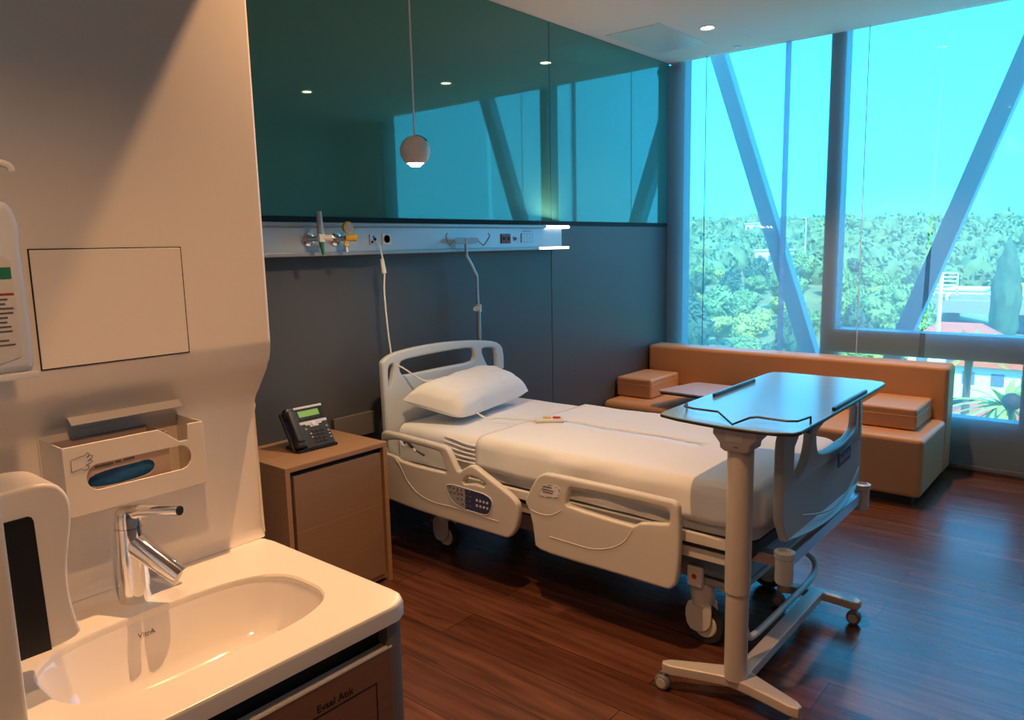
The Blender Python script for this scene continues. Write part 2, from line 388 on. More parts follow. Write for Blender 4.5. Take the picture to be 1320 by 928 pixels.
# pendant ball lamp
px_, py_, pz_ = 2.113, 2.25, 1.880
pl = thing('pendant_lamp', 'round white ball pendant lamp hanging on a thin cord in front of the teal glass', 'lamp', (px_, py_, pz_))
R = .0595; pr = []
for k in range(25):
    a = -PI / 2 + .62 + (PI - .62) * k / 24; pr.append((R * math.cos(a), R * math.sin(a)))
pr = [(.0, -.036), (.032, -.039)] + pr[:-1] + [(.0005, R)]
obj('ball_shade', Lt(pr, (px_, py_, pz_), 'z', 36), M['white'], pl)
obj('lens', Lt([(0, -.060), (.018, -.060), (.029, -.049), (.032, -.040), (0, -.040)], (px_, py_, pz_), 'z', 24), M['lens'], pl)
obj('cord', T([(px_, py_, pz_ + R - .002), (px_ - .002, py_, ZC)], .0035, 8), M['white'], pl)
sl = []
for k in range(9):
    a = math.radians(88 - 52 * k / 8); b = math.radians(-62); sl.append((px_ + R * 1.0 * math.cos(a) * math.cos(b), py_ + R * math.cos(a) * math.sin(b), pz_ + R * math.sin(a)))
obj('cord_slot', T(sl, [.002, .0045], 6), M['dark'], pl)
spot('pendant_bulb', (px_, py_, pz_ - .07), 42, (1, .68, .40), 150, .8, .03)

# ------------------------------------------------------------------ vanity: counter with basin, cabinet, tap
t = thing('washbasin_counter', 'cream moulded counter with an oval sunken basin', 'washbasin', (.6, 1.27, .816))
N_ = 96
def rayrect(a, x0, x1, y0, y1, r, cx, cy):
    d = Vector((math.cos(a), math.sin(a))); pts = rrect(x0, x1, y0, y1, r, 8); best = None
    for i in range(len(pts)):
        p = Vector(pts[i]) - Vector((cx, cy)); q = Vector(pts[(i + 1) % len(pts)]) - Vector((cx, cy)); e = q - p
        den = d.x * e.y - d.y * e.x
        if abs(den) < 1e-12: continue
        tt = (p.x * e.y - p.y * e.x) / den; s = (p.x * d.y - p.y * d.x) / den
        if tt > 0 and -1e-6 <= s <= 1 + 1e-6: best = tt if best is None else max(best, tt)
    return (cx + d.x * best, cy + d.y * best)
bcx, bcy, bax, bay = .583, 1.232, .238, .132
def ell(a, k, kk=None):
    c, s = math.cos(a), math.sin(a); p = 2 / 3.0; kk = k if kk is None else kk
    return (bcx + bax * k * math.copysign(abs(c) ** p, c), bcy + bay * kk * math.copysign(abs(s) ** p, s))
angs = [2 * PI * k / N_ for k in range(N_)]
bm = NB()
loops = []
def out_loop(z, ins, r): return [bm.verts.new((*rayrect(a, .26, .903 - ins, 1.015 + ins, 1.532, r, bcx, bcy), z)) for a in angs]
for z, ins in ((.816, .0), (.842, .0), (.8475, .0025), (.85, .008)): loops.append(out_loop(z, ins, .045))
loops.append([bm.verts.new((*ell(a, 1.0), .85)) for a in angs]); loops.append([bm.verts.new((*ell(a, .985), .846)) for a in angs]); loops.append([bm.verts.new((*ell(a, .98), .816)) for a in angs])
for A, Bq in zip(loops, loops[1:] + loops[:1]):
    for k in range(N_): bm.faces.new((A[k], A[(k + 1) % N_], Bq[(k + 1) % N_], Bq[k]))
obj('worktop', bm, M['counter'], t)
bm = NB(); loops = []
for k, kk, z in ((1.03, 1.05, .838), (.985, .985, .838), (.96, .95, .825), (.90, .88, .785), (.82, .78, .750), (.66, .62, .731), (.4, .4, .722), (.08, .15, .718)): loops.append([bm.verts.new((*ell(a, k, kk), z)) for a in angs])
for A, Bq in zip(loops, loops[1:]):
    for k in range(N_): bm.faces.new((A[k], A[(k + 1) % N_], Bq[(k + 1) % N_], Bq[k]))
bm.faces.new(loops[-1])
ba = obj('basin', bm, M['basin'], t)
obj('drain', Lt([(0, .724), (.022, .724), (.024, .719), (0, .718)], (bcx, bcy, 0)), M['chrome'], ba)
obj('logo', text('VitrA', .014, lambda u, v, w: (.552 + u, 1.3525 - .55 * .004 - .25 * (.5 - v / .03) * .01, .815 + v * .9 + w)), M['ink'], ba)
# cabinet
t = thing('vanity_cabinet', 'walnut cabinet with lift flap under the wash basin', 'cabinet', (.58, 1.28, 0))
bm = NB(); box(bm, .262, .866, 1.055, 1.528, .0, .705); box(bm, .262, .866, 1.055, 1.075, .70, .812); obj('carcass', bm, M['dark'], t)
bm = NB(); o2 = [(.815, 1.528), (.900, 1.528), (.900, 1.065)]
for k in range(9):
    a = math.radians(90 * k / 8); o2.append((.860 + .040 * math.cos(a), 1.065 - .036 * math.sin(a)))
o2 += [(.848, 1.029), (.848, 1.05)]
obj('corner_panel', flat(o2, [], .811, .0005, lambda u, v, w: (u, v, .408 + w)), M['vside'], t)
dfr = obj('door', B(.264, .852, 1.028, 1.05, .02, .764, bev=.0015), M['vanwood'], t)
obj('edge_strip', B(.264, .856, 1.0265, 1.05, .764, .767), M['counter'], dfr)
bm = NB()
for a, b, c, d in ((.52, .816, .7085, .7105), (.8145, .8165, .42, .7105), (.52, .522, .42, .7105), (.52, .8165, .42, .422)): box(bm, a, b, 1.0272, 1.029, c, d)
obj('flap_groove', bm, M['dark'], dfr)
obj('lettering', text('Evsel At\u0131k', .0195, lambda u, v, w: (.724 + u, 1.0274 - w, .7225 + v)), M['dark'], dfr)
# tap
tp = thing('basin_tap', 'chrome single-lever mixer tap standing behind the basin', 'tap', (.572, 1.43, .85))
dirv = Vector((.42, -.9, 0)).normalized()
bx = Vector((.572, 1.43, 0))
obj('body', Lt([(0, .85), (.028, .85), (.028, .853), (.0262, .93), (.0245, .995), (0, .995)], tuple(bx), 'z', 32), M['chrome'], tp)
sp0 = bx + Vector((0, 0, .968)); sp1 = bx + dirv * .105 + Vector((0, 0, .905))
obj('spout', tube(NB(), [sp0, sp0 * .6 + sp1 * .4, sp1], [.0225, .0205, .0175], 20), M['chrome'], tp)
bm = NB(); lathe(bm, [(0, .996), (.0245, .996), (.0242, 1.010), (.0215, 1.024), (.014, 1.032), (.001, 1.034)], tuple(bx), 'z', 28)
l0 = bx + Vector((0, 0, 1.018))
tube(bm, [l0, l0 + dirv * .03 + Vector((0, 0, .010)), l0 + dirv * .115 + Vector((0, 0, .016))], [.015, .013, .009], 14)
lv = obj('lever', bm, M['chrome'], tp)
e0 = l0 + dirv * .115 + Vector((0, 0, .016))
obj('lever_tip', tube(NB(), [e0, e0 + dirv * .003], .0085, 14), M['black'], lv)

# ------------------------------------------------------------------ glove dispenser
gx0, gx1, gz0, gz1, gy = .466, .722, 1.046, 1.172, 1.407
g = thing('glove_dispenser', 'ivory wall dispenser holding a carton of blue gloves', 'dispenser', (.594, 1.52, 1.046))
hole = []
for k in range(13):
    a = math.radians(90 + 180 * k / 12); hole.append((.522 + .021 * math.cos(a), 1.109 + .0235 * math.sin(a)))
for k in range(13):
    a = math.radians(-90 + 180 * k / 12); hole.append((.672 + .021 * math.cos(a), 1.109 + .0235 * math.sin(a)))
outl = [(gx0, gz0 + .004), (gx0 + .004, gz0), (gx1 - .004, gz0), (gx1, gz0 + .004), (gx1, gz1 - .004), (gx1 - .004, gz1), (.690, gz1), (.6885, 1.141), (.672, 1.141), (.634, gz1), (gx0 + .003, gz1), (gx0, gz1 - .003)]
obj('front_cover', flat(outl, [hole], .004, .0012, lambda u, v, w: (u, gy + .002 + w, v)), M['dispenser'], g)
bm = NB(); box(bm, gx0, gx0 + .003, gy + .003, 1.519, gz0, gz1, bev=.001); box(bm, gx1 - .003, gx1, gy + .003, 1.519, gz0, gz1, bev=.001); box(bm, gx0, gx1, gy + .003, 1.519, gz0, gz0 + .003, bev=.001); box(bm, gx0 - .002, gx1 + .002, 1.514, 1.5195, gz0 - .004, 1.214, bev=.001)
obj('tray', bm, M['dispenser'], g)
bm = B(.508, .716, -.0015, .0015, -.034, .0, bev=.0008, mtx=Matrix.Translation((0, 1.500, 1.2135)) @ Matrix.Rotation(math.radians(-56), 4, 'X'))
obj('lid_flap', bm, M['dispenser'], g)
hand = [(.478, 1.127), (.494, 1.130), (.500, 1.125), (.506, 1.128), (.507, 1.133), (.501, 1.134), (.509, 1.137), (.514, 1.139), (.511, 1.143), (.505, 1.141), (.513, 1.146), (.515, 1.150), (.510, 1.151), (.504, 1.147), (.510, 1.154), (.507, 1.157), (.500, 1.152), (.495, 1.152), (.478, 1.148), (.478, 1.127)]
obj('hand_symbol', T([(a, gy - .0002, b) for a, b in hand], .0006, 5), M['ink'], g)
cb = tag(thing('glove_carton', 'x', 'carton', (.58, 1.46, 1.05)), 'glove carton with blue gloves showing inside the ivory dispenser', 'carton')
crt = flat(rrect(.472, .656, 1.0515, 1.163, .002, 2), [chaikin([(.512, 1.088), (.505, 1.098), (.512, 1.110), (.545, 1.115), (.590, 1.116), (.615, 1.118), (.628, 1.108), (.622, 1.092), (.600, 1.086), (.55, 1.084)], 1)], .002, .0003, lambda u, v, w: (u, 1.420 + w, v))
box(crt, .472, .656, 1.4205, 1.512, 1.0515, 1.053); box(crt, .472, .656, 1.505, 1.512, 1.0515, 1.163)
box(crt, .472, .474, 1.4205, 1.512, 1.0515, 1.163); box(crt, .654, .656, 1.4205, 1.512, 1.0515, 1.163)
obj('carton_box', crt, M['carton'], cb)
bm = NB(); box(bm, .478, .650, 1.428, 1.50, 1.054, 1.140, bev=.02, seg=4); bmesh.ops.subdivide_edges(bm, edges=bm.edges[:], cuts=2, use_grid_fill=True)
for v in bm.verts: v.co += Vector((0, .009 * nz(v.co, 60), .006 * nz(v.co, 45)))
obj('blue_gloves', bm, M['blueglove'], cb)
bm = NB()
for k, (x0, x1) in enumerate(((.520, .552), (.556, .566), (.570, .590))): box(bm, x0, x1, 1.4185, 1.4192, 1.1225 + .001 * k, 1.1265 + .001 * k)
obj('print_line', bm, M['ink'], cb)

# ------------------------------------------------------------------ soap dispenser and sanitiser on the left return wall
s = thing('soap_dispenser', 'white wall soap dispenser with black insert above the basin end', 'dispenser', (.29, 1.25, .925))
sp = [(.2905, 1.172), (.345, 1.178), (.383, 1.173), (.398, 1.155), (.403, 1.132), (.399, 1.098), (.393, 1.070), (.388, 1.040), (.387, 1.010), (.389, .982), (.394, .950), (.399, .930), (.352, .922), (.2905, .922)]
sp2 = sp[:1] + chaikin(sp, 2)[2:-2] + sp[-1:]
obj('housing', flat(sp2, [], .11, .006, lambda u, v, w: (u, 1.255 + w, v)), M['dispenser'], s)
obj('black_insert', flat([(.300, 1.132), (.3445, 1.133), (.349, 1.130), (.351, 1.124), (.3545, .9245), (.300, .9245)], [], .004, .001, lambda u, v, w: (u, 1.2 + w, v)), M['black'], s)
obj('nozzle', T([(.335, 1.25, .924), (.335, 1.25, .912)], .006, 12), M['white'], s)
s = thing('sanitiser_bottle', 'milky hand sanitiser bottle in a wall holder beside the access hatch', 'bottle', (.35, 1.28, 1.335))
bo = [(.2935, 1.3335), (.384, 1.334), (.3905, 1.340), (.3915, 1.40), (.3905, 1.46), (.3885, 1.525), (.391, 1.533), (.390, 1.550), (.384, 1.572), (.372, 1.580), (.2935, 1.582)]
obj('body', flat(bo[:1] + chaikin(bo, 2)[2:-2] + bo[-1:], [], .085, .01, lambda u, v, w: (u, 1.283 + w, v)), M['bottle'], s)
lb = flat([(.2938, 1.348), (.345, 1.349), (.3725, 1.357), (.3735, 1.42), (.3725, 1.495), (.362, 1.503), (.2938, 1.506)], [], .002, .0003, lambda u, v, w: (u, 1.2402 + w, v))
lbl = obj('paper_label', lb, M['label'], s)
obj('green_band', B(.294, .3715, 1.2382, 1.2392, 1.470, 1.486), M['green'], lbl)
bm = NB(); box(bm, .294, .372, 1.2382, 1.2392, 1.447, 1.4495)
obj('red_band', bm, M['dred'], lbl)
bm = NB()
for k in range(12):
    z = 1.440 - k * .0065
    for q in range(3):
        if random.random() < .85: box(bm, .2955 + q * .0258, .2955 + q * .0258 + random.uniform(.012, .023), 1.2384, 1.2391, z, z + .0022)
obj('print_line', bm, M['ink'], lbl)
obj('pump_neck', T([(.345, 1.283, 1.578), (.345, 1.283, 1.632)], .009, 12), M['white'], s)
obj('pump_spout', T([(.345, 1.283, 1.630), (.372, 1.265, 1.6335), (.390, 1.262, 1.630), (.394, 1.262, 1.622)], .0055, 10, smooth=4), M['white'], s)
obj('wall_holder', B(.2905, .3935, 1.237, 1.328, 1.324, 1.3345, bev=.003), M['white'], s)

# ------------------------------------------------------------------ nightstand and phone
t = thing('nightstand', 'oak bedside cabinet with two drawers and a phone on top', 'nightstand', (1.88, 2.735, 0))
bm = NB(); box(bm, 1.62, 2.143, 2.54, 2.945, .630, .651, bev=.0015); box(bm, 1.62, 1.642, 2.54, 2.945, 0, .630, bev=.0015); box(bm, 2.121, 2.143, 2.54, 2.945, 0, .630, bev=.0015); box(bm, 1.642, 2.121, 2.555, 2.945, .018, .036)
obj('carcass', bm, M['nswood'], t)
obj('shadow_gap', B(1.642, 2.121, 2.565, 2.94, .036, .630), M['dark'], t)
obj('drawer', B(1.660, 2.108, 2.545, 2.567, .3735, .608, bev=.0012), M['nsfront'], t)
obj('drawer', B(1.660, 2.108, 2.545, 2.567, .042, .3695, bev=.0012), M['nsfront'], t)
obj('light_edge', B(1.660, 2.108, 2.5445, 2.566, .3697, .3733), M['nswood'], t)
ph = thing('desk_phone', 'charcoal desk phone with green screen standing on the bedside cabinet', 'phone', (1.885, 2.75, .652))
RZ = Matrix.Translation((1.885, 2.75, .652)) @ Matrix.Rotation(math.radians(-2), 4, 'Z')
tilt = Matrix.Rotation(math.radians(57), 4, 'X')
PM = RZ @ Matrix.Translation((0, -.06, .006)) @ tilt   # local: x across, y up the slope, z out of the face
bd = NB()
box(bd, -.045, .098, 0, .196, -.028, 0, bev=.006, mtx=PM)
box(bd, -.105, -.045, 0, .190, -.030, -.012, bev=.006, mtx=PM)
obj('body', bd, M['phone'], ph)
st = NB(); box(st, -.085, .085, -.02, .055, .0, .012, bev=.004, mtx=RZ); box(st, -.07, .07, .022, .055, .0, .07, bev=.006, mtx=RZ); box(st, -.100, .098, -.072, -.02, .0, .012, bev=.004, mtx=RZ)
obj('stand', st, M['black'], ph)
hs = NB(); box(hs, -.098, -.052, .010, .062, -.012, .024, bev=.012, seg=3, mtx=PM); box(hs, -.098, -.052, .148, .198, -.012, .026, bev=.012, seg=3, mtx=PM); box(hs, -.095, -.055, .03, .18, .008, .032, bev=.010, seg=3, mtx=PM)
obj('handset', hs, M['phone'], ph)
obj('top_bar', box(NB(), -.045, .098, .186, .197, -.004, .004, bev=.002, mtx=PM), M['silver'], ph)
obj('screen_bezel', box(NB(), -.040, .094, .128, .184, -.002, .0015, bev=.001, mtx=PM), M['black'], ph)
obj('screen', box(NB(), -.030, .072, .148, .176, .0, .0022, mtx=PM), M['screen'], ph)
bt = NB()
for k in range(4): box(bt, -.028 + k * .026, -.010 + k * .026, .135, .142, .0, .004, bev=.001, mtx=PM)
obj('soft_key', bt, M['phone'], ph)
sb = box(NB(), -.042, .095, .113, .126, 0, .003, bev=.001, mtx=PM); box(sb, .004, .048, .097, .1135, 0, .003, bev=.001, mtx=PM); box(sb, -.015, .066, .106, .1135, 0, .003, bev=.001, mtx=PM); obj('silver_band', sb, M['silver'], ph)
nk = lathe(NB(), [(0, .0), (.011, .0), (.011, .005), (.008, .006), (0, .006)], (.025, .110, 0))
bmesh.ops.transform(nk, matrix=PM, verts=nk.verts[:]); obj('navigation_key', nk, M['white'], ph)
for r_ in range(4):
    for c_ in range(3):
        obj('number_key', box(NB(), .004 + c_ * .021, .020 + c_ * .021, .022 + r_ * .0165, .033 + r_ * .0165, 0, .004, bev=.001, mtx=PM), M['phone'], ph)
for (u, v) in ((-.026, .086), (-.010, .062), (-.010, .046), (.078, .084), (.078, .062), (.078, .046), (.078, .030)):
    obj('side_key', box(NB(), u, u + .010, v, v + .008, 0, .004, bev=.001, mtx=PM), M['frame'], ph)
cpts = []
for k in range(70):
    a = k * .9; u = k / 69; base = PM @ Vector((-.075 + .10 * u * (1 - u) * 0 - .012 * u, -.004 - .0 * u, .006)); base = base.lerp(PM @ Vector((-.06, .10, -.022)), u); cpts.append(base + Vector((.005 * math.cos(a) - .0 * u, .005 * math.sin(a), .0)))
obj('coiled_cord', T(cpts, .0018, 5), M['black'], ph)
obj('duct_plate', B(2.151, 2.40, 2.925, 2.9495, .585, .697, bev=.004), M['plate'])
tag(bpy.data.objects['duct_plate'], 'plain brown grey cover plate low on the wall behind the bedside cabinet', 'cover plate')

# ------------------------------------------------------------------ bed-head service rail
t = thing('bedhead_rail', 'long pale service rail with outlets on the wall above the bed', 'service rail', (2.9, YW, 1.55))
obj('body', B(1.0, 3.918, 2.856, YW - .001, 1.492, 1.606, bev=.003), M['alu'], t)
bm = NB(); box(bm, 1.0, 3.972, 2.835, YW - .001, 1.604, 1.624, bev=.006); obj('upper_lip', bm, M['alud'], t)
bm = NB(); box(bm, 1.0, 3.970, 2.838, YW - .001, 1.474, 1.494, bev=.006); obj('lower_lip', bm, M['alud'], t)
obj('light_strip', B(3.73, 3.974, 2.8325, 2.90, 1.6035, 1.6225, bev=.005), M['strip'], t)
obj('light_strip', B(3.66, 3.972, 2.8355, 2.90, 1.4765, 1.4925, bev=.005), M['strip'], t)
ul = bpy.data.lights.new('ceiling_fill', 'AREA'); ul.shape = 'RECTANGLE'; ul.size = .24; ul.size_y = .05; ul.energy = 5.5; ul.color = (1, .74, .56)  # warm fill added to brighten the ceiling, placed at the lit rail end
uo = bpy.data.objects.new('ceiling_fill', ul); C.objects.link(uo); uo.location = (3.85, 2.865, 1.626); uo.rotation_euler = Vector((.1, -.6, 1)).to_track_quat('-Z', 'Y').to_euler()
def outlet(name, x0, x1, z0, z1, m, dots=(), dm='dark'):
    o = obj(name, B(x0, x1, 2.849 if m == 'dred' else 2.851, 2.857, z0, z1, bev=.002), M[m], t)
    if dots:
        bm = NB()
        for (x, z, r_) in dots: lathe(bm, [(0, 2.8485), (r_, 2.8485), (r_, 2.8525), (0, 2.8525)], (x, 0, z), 'y', 12)
        obj('socket_hole', bm, M[dm], o)
outlet('nurse_call_socket', 2.362, 2.412, 1.522, 1.572, 'alu', [(2.375, 1.535, .006), (2.392, 1.548, .008), (2.384, 1.560, .004)])
outlet('power_socket', 2.440, 2.496, 1.520, 1.576, 'white', [(2.468, 1.548, .019), (2.468, 1.548, .0195)], 'keygrey')
outlet('red_power_socket', 3.322, 3.410, 1.517, 1.572, 'black', [])
outlet('red_socket_face', 3.327, 3.364, 1.521, 1.568, 'dred', [(3.345, 1.545, .012)])
outlet('red_socket_face', 3.369, 3.406, 1.521, 1.568, 'dred', [(3.387, 1.545, .012)])
outlet('data_socket', 3.438, 3.464, 1.530, 1.556, 'frame', [(3.446, 1.543, .004), (3.457, 1.543, .004)])
o = obj('switch_plate', B(3.508, 3.612, 2.851, 2.857, 1.520, 1.576, bev=.002), M['alu'], t)
bm = NB()
for k in range(5): box(bm, 3.510 + k * .025, 3.5112 + k * .025, 2.8502, 2.852, 1.522, 1.574)
for k in range(3): box(bm, 3.510, 3.611, 2.8502, 2.852, 1.523 + k * .024, 1.5242 + k * .024)
obj('switch_gap', bm, M['keygrey'], o)
bm = NB()
for k in range(6): box(bm, 3.525 + k * .014, 3.532 + k * .014, 2.854, 2.8565, 1.584, 1.588)
obj('indicator_mark', bm, M['ink'], t)
def gas(name, x, label, kind):
    g = thing(name, label, 'gas valve', (x, 2.856, 1.55))
    obj('base_ring', Lt([(0, 2.8555), (.030, 2.8555), (.030, 2.846), (.021, 2.842), (.020, 2.838), (0, 2.838)], (x, 0, 1.55), 'y', 24), M['chrome'], g)
    obj('stem', T([(x, 2.84, 1.55), (x + .01, 2.785, 1.552)], .011, 14), M['steel'], g)
    if kind == 'flow':
        obj('valve_block', B(x + .0, x + .034, 2.765, 2.793, 1.535, 1.572, bev=.006), M['white'], g)
        obj('knob', T([(x + .02, 2.78, 1.553), (x + .062, 2.758, 1.553)], [.014, .015], 14), M['white'], g)
        obj('flow_tube', T([(x + .017, 2.778, 1.57), (x + .012, 2.778, 1.668)], [.015, .012], 14), M['flowtube'], g)
        obj('hose_outlet', T([(x + .017, 2.778, 1.537), (x + .020, 2.778, 1.515), (x + .024, 2.776, 1.48)], [.012, .006], 12), M['green'], g)
    else:
        obj('gauge', Lt([(0, 2.772), (.026, 2.772), (.026, 2.79), (0, 2.79)], (x + .018, 0, 1.600), 'y', 22), M['amber'], g)
        obj('gauge_face', Lt([(0, 2.7705), (.019, 2.7705), (.019, 2.7725), (0, 2.7725)], (x + .018, 0, 1.600), 'y', 22), M['keygrey'], g)
        obj('knob', T([(x + .008, 2.785, 1.553), (x + .050, 2.76, 1.553)], [.013, .018], 14), M['yellow'], g)
        obj('lower_cap', T([(x + .01, 2.785, 1.54), (x + .006, 2.782, 1.516)], [.008, .013], 14), M['yellow'], g)
        obj('hose_outlet', T([(x + .006, 2.782, 1.52), (x + .008, 2.780, 1.49)], .006, 10), M['white'], g)
gas('oxygen_flowmeter', 2.012, 'gas valve with tall clear flow tube and green outlet on the wall rail', 'flow')
gas('suction_regulator', 2.160, 'gas valve with round gauge and yellow knob on the wall rail', 'suction')

# ------------------------------------------------------------------ hospital bed
POLY = {"rail1":[[2.765,0.612],[2.755,0.632],[2.7305,0.6415],[2.3663,0.629],[2.3211,0.6236],[2.2999,0.5982],[2.2587,0.5298],[2.2424,0.5258],[2.2105,0.5492],[2.1802,0.5667],[2.1537,0.5659],[2.0811,0.533],[1.9653,0.4829],[1.9237,0.4569],[1.9099,0.4326],[1.9148,0.3666],[1.9391,0.3118],[1.9711,0.2843],[1.9961,0.2829],[2.4626,0.2862],[2.7018,0.2984],[2.765,0.308]],
"rail1_h1":[[2.7401,0.611],[2.3869,0.6007],[2.3538,0.5921],[2.3226,0.5163],[2.3298,0.5032],[2.6238,0.5065],[2.6647,0.529],[2.7456,0.5328]],
"rail1_h2":[[2.2258,0.4879],[2.1868,0.5155],[2.1512,0.5167],[2.0976,0.5033],[2.091,0.4945],[2.1043,0.4853],[2.1434,0.4912],[2.1881,0.4827],[2.2154,0.4762]],
"rail1_curve":[[2.6657,0.5141],[2.6303,0.487],[2.5871,0.4251],[2.518,0.3764],[2.4193,0.3531],[2.2758,0.3549],[2.0235,0.3486]],
"rail2":[[1.8791,0.4695],[1.861,0.5019],[1.8127,0.5807],[1.7818,0.6019],[1.7442,0.6069],[1.222,0.6076],[1.1927,0.5972],[1.1838,0.5772],[1.1792,0.4405],[1.1892,0.3091],[1.2066,0.2803],[1.2274,0.2708],[1.4123,0.2728],[1.7125,0.2693],[1.8269,0.2786],[1.83,0.3166],[1.8402,0.3849],[1.8563,0.4326]],
"rail2_h":[[1.6558,0.5581],[1.6392,0.5717],[1.2394,0.5736],[1.2197,0.5584],[1.2194,0.5253],[1.227,0.5163],[1.3362,0.4989],[1.3537,0.4846],[1.3739,0.4759],[1.6581,0.4906],[1.6724,0.5029]],
"rail2_curve":[[1.7488,0.3457],[1.6383,0.3443],[1.5465,0.3456],[1.465,0.369],[1.4059,0.4073],[1.3675,0.463]],
"rail2_curve2":[[1.8429,0.4387],[1.8005,0.4307],[1.7472,0.4361],[1.7171,0.4501],[1.6911,0.4682]],
"rail2_lab":[[1.8065,0.5097],[1.7826,0.5601],[1.6896,0.5699],[1.6977,0.5192],[1.7088,0.5126],[1.8028,0.5041]],
"ctl":[[2.3248,0.4618],[2.1692,0.4574],[2.1077,0.456],[2.0692,0.447],[2.0526,0.4321],[2.0542,0.4101],[2.0674,0.3755],[2.0894,0.3606],[2.1287,0.3605],[2.2364,0.3613],[2.2909,0.3847],[2.3174,0.4213]],
"hb":[[2.3489,0.5826],[2.3374,0.7069],[2.3263,0.9485],[2.3372,0.9745],[2.4004,1.0004],[2.5239,1.0118],[2.68,1.016],[2.8175,1.0125],[2.9622,1.0017],[3.1151,0.984],[3.1863,0.9612],[3.2225,0.9226],[3.2239,0.7779],[3.2299,0.5733]],
"hb_h":[[2.4366,0.9383],[2.4586,0.9587],[2.585,0.9635],[2.7872,0.9681],[2.9531,0.9637],[2.9779,0.9484],[2.9851,0.9061],[2.9571,0.8838],[2.7831,0.8847],[2.6199,0.8835],[2.4665,0.8806],[2.4427,0.8953]],
"hb_r":[[3.0356,0.9447],[3.0667,0.9505],[3.1294,0.9432],[3.1606,0.9235],[3.1645,0.8135],[3.1243,0.8137],[3.0784,0.852],[3.0464,0.9088]],
"hb_l":[[2.3631,0.9159],[2.3731,0.944],[2.3975,0.9528],[2.4018,0.9244],[2.3864,0.8663],[2.3657,0.8212]]}
bed = thing('hospital_bed', 'cream hospital bed with raised side rails and white linen', 'bed', (2.84, 1.8, 0))
obj('headboard', flat(chaikin(POLY['hb'][1:-1], 1)[1:-1] + [(3.2265, .45), (2.338, .45)], [chaikin(POLY[k], 1) for k in ('hb_h', 'hb_r', 'hb_l')], .034, .010, lambda u, v, w: (u, 2.780 + w, v)), M['greyp'], bed)
# side rails
RX = 2.295
def rail_fn(flip): return (lambda u, v, w: (RX + .016 + w, u, v)) if not flip else (lambda u, v, w: (3.365 - w, u, v - .07))
for fl in (0, 1):
    for nm in ('rail1', 'rail2'):
        hs_ = [chaikin(POLY[k], 1) for k in (('rail1_h1', 'rail1_h2') if nm == 'rail1' else ('rail2_h',))]
        ol = chaikin(POLY[nm], 1)
        bm = flat(ol, hs_, .034, .010, rail_fn(fl))
        if not fl:
            for cn in ([nm + '_curve'] + (['rail2_curve2'] if nm == 'rail2' else [])):
                tube(bm, [(RX + .0005, a, b) for a, b in POLY[cn]], .0035, 8, smooth=6)
        r_ = obj('side_rail', bm, M['beige'], bed)
        if fl: continue
        if nm == 'rail1':
            c_ = obj('control_panel', flat(chaikin(POLY['ctl'], 1), [], .003, .0005, lambda u, v, w: (RX - .0012 + w, u, v)), M['navy'], r_)
            cl = [p for p in chaikin(POLY['ctl'], 1) if p[0] > 2.165]; cl.sort(key=lambda p: math.atan2(p[1] - .41, p[0] - 2.22))
            cl = [(2.22 + (p[0] - 2.22) * .93, .41 + (p[1] - .41) * .90) for p in cl]
            obj('keypad', flat(cl, [], .002, .0003, lambda u, v, w: (RX - .0030 + w, u, v)), M['keygrey'], r_)
            obj('rim', T([(RX - .002, *p) for p in chaikin(POLY['ctl'], 1)] + [(RX - .002, *chaikin(POLY['ctl'], 1)[0])], .0025, 6), M['greyp'], r_)
            bm = NB()
            random.seed(3)
            for a in range(6):
                for b in range(4):
                    y = 2.300 - a * .0235 - .004 * (b % 2); z = .446 - b * .021
                    if (y - 2.165) > 0 and z > .375 + max(0, (y - 2.23)) * .75: box(bm, RX - .0048, RX - .003, y - .006, y + .006, z - .0045, z + .0045, bev=.001)
            obj('key', bm, M['ink'], r_)
            bm = NB(); box(bm, RX - .0048, RX - .003, 2.226, 2.238, .425, .434, bev=.001); box(bm, RX - .0048, RX - .003, 2.252, 2.262, .432, .440, bev=.001)
            obj('red_key', bm, M['dred'], r_)
            bm = NB()
            for a in range(4):
                for b in range(2): lathe(bm, [(0, RX - .0045), (.006, RX - .0045), (.006, RX - .001), (0, RX - .001)], (0, 2.140 - a * .020, .418 - b * .024), 'x', 10)
            obj('round_key', bm, M['silver'], r_)
        else:
            lb = chaikin(POLY['rail2_lab'], 1)
            obj('label_plate', flat(lb, [], .002, .0004, lambda u, v, w: (RX - .0006 + w, u, v)), M['white'], r_)
            bm = NB()
            for k in range(0, len(lb)):
                a, b = Vector(lb[k]), Vector(lb[(k + 1) % len(lb)]); cen = Vector((1.75, .538)); a = cen + (a - cen) * .9; b = cen + (b - cen) * .9; b = a.lerp(b, .6)
                tube(bm, [(RX - .0018, *a), (RX - .0018, *b)], .0012, 5)
            for z, y0, y1 in ((.549, 1.775, 1.735), (.537, 1.785, 1.725), (.527, 1.78, 1.73)): box(bm, RX - .0026, RX - .0014, y1, y0, z, z + .004)
            obj('printed_mark', bm, M['ink'], r_)
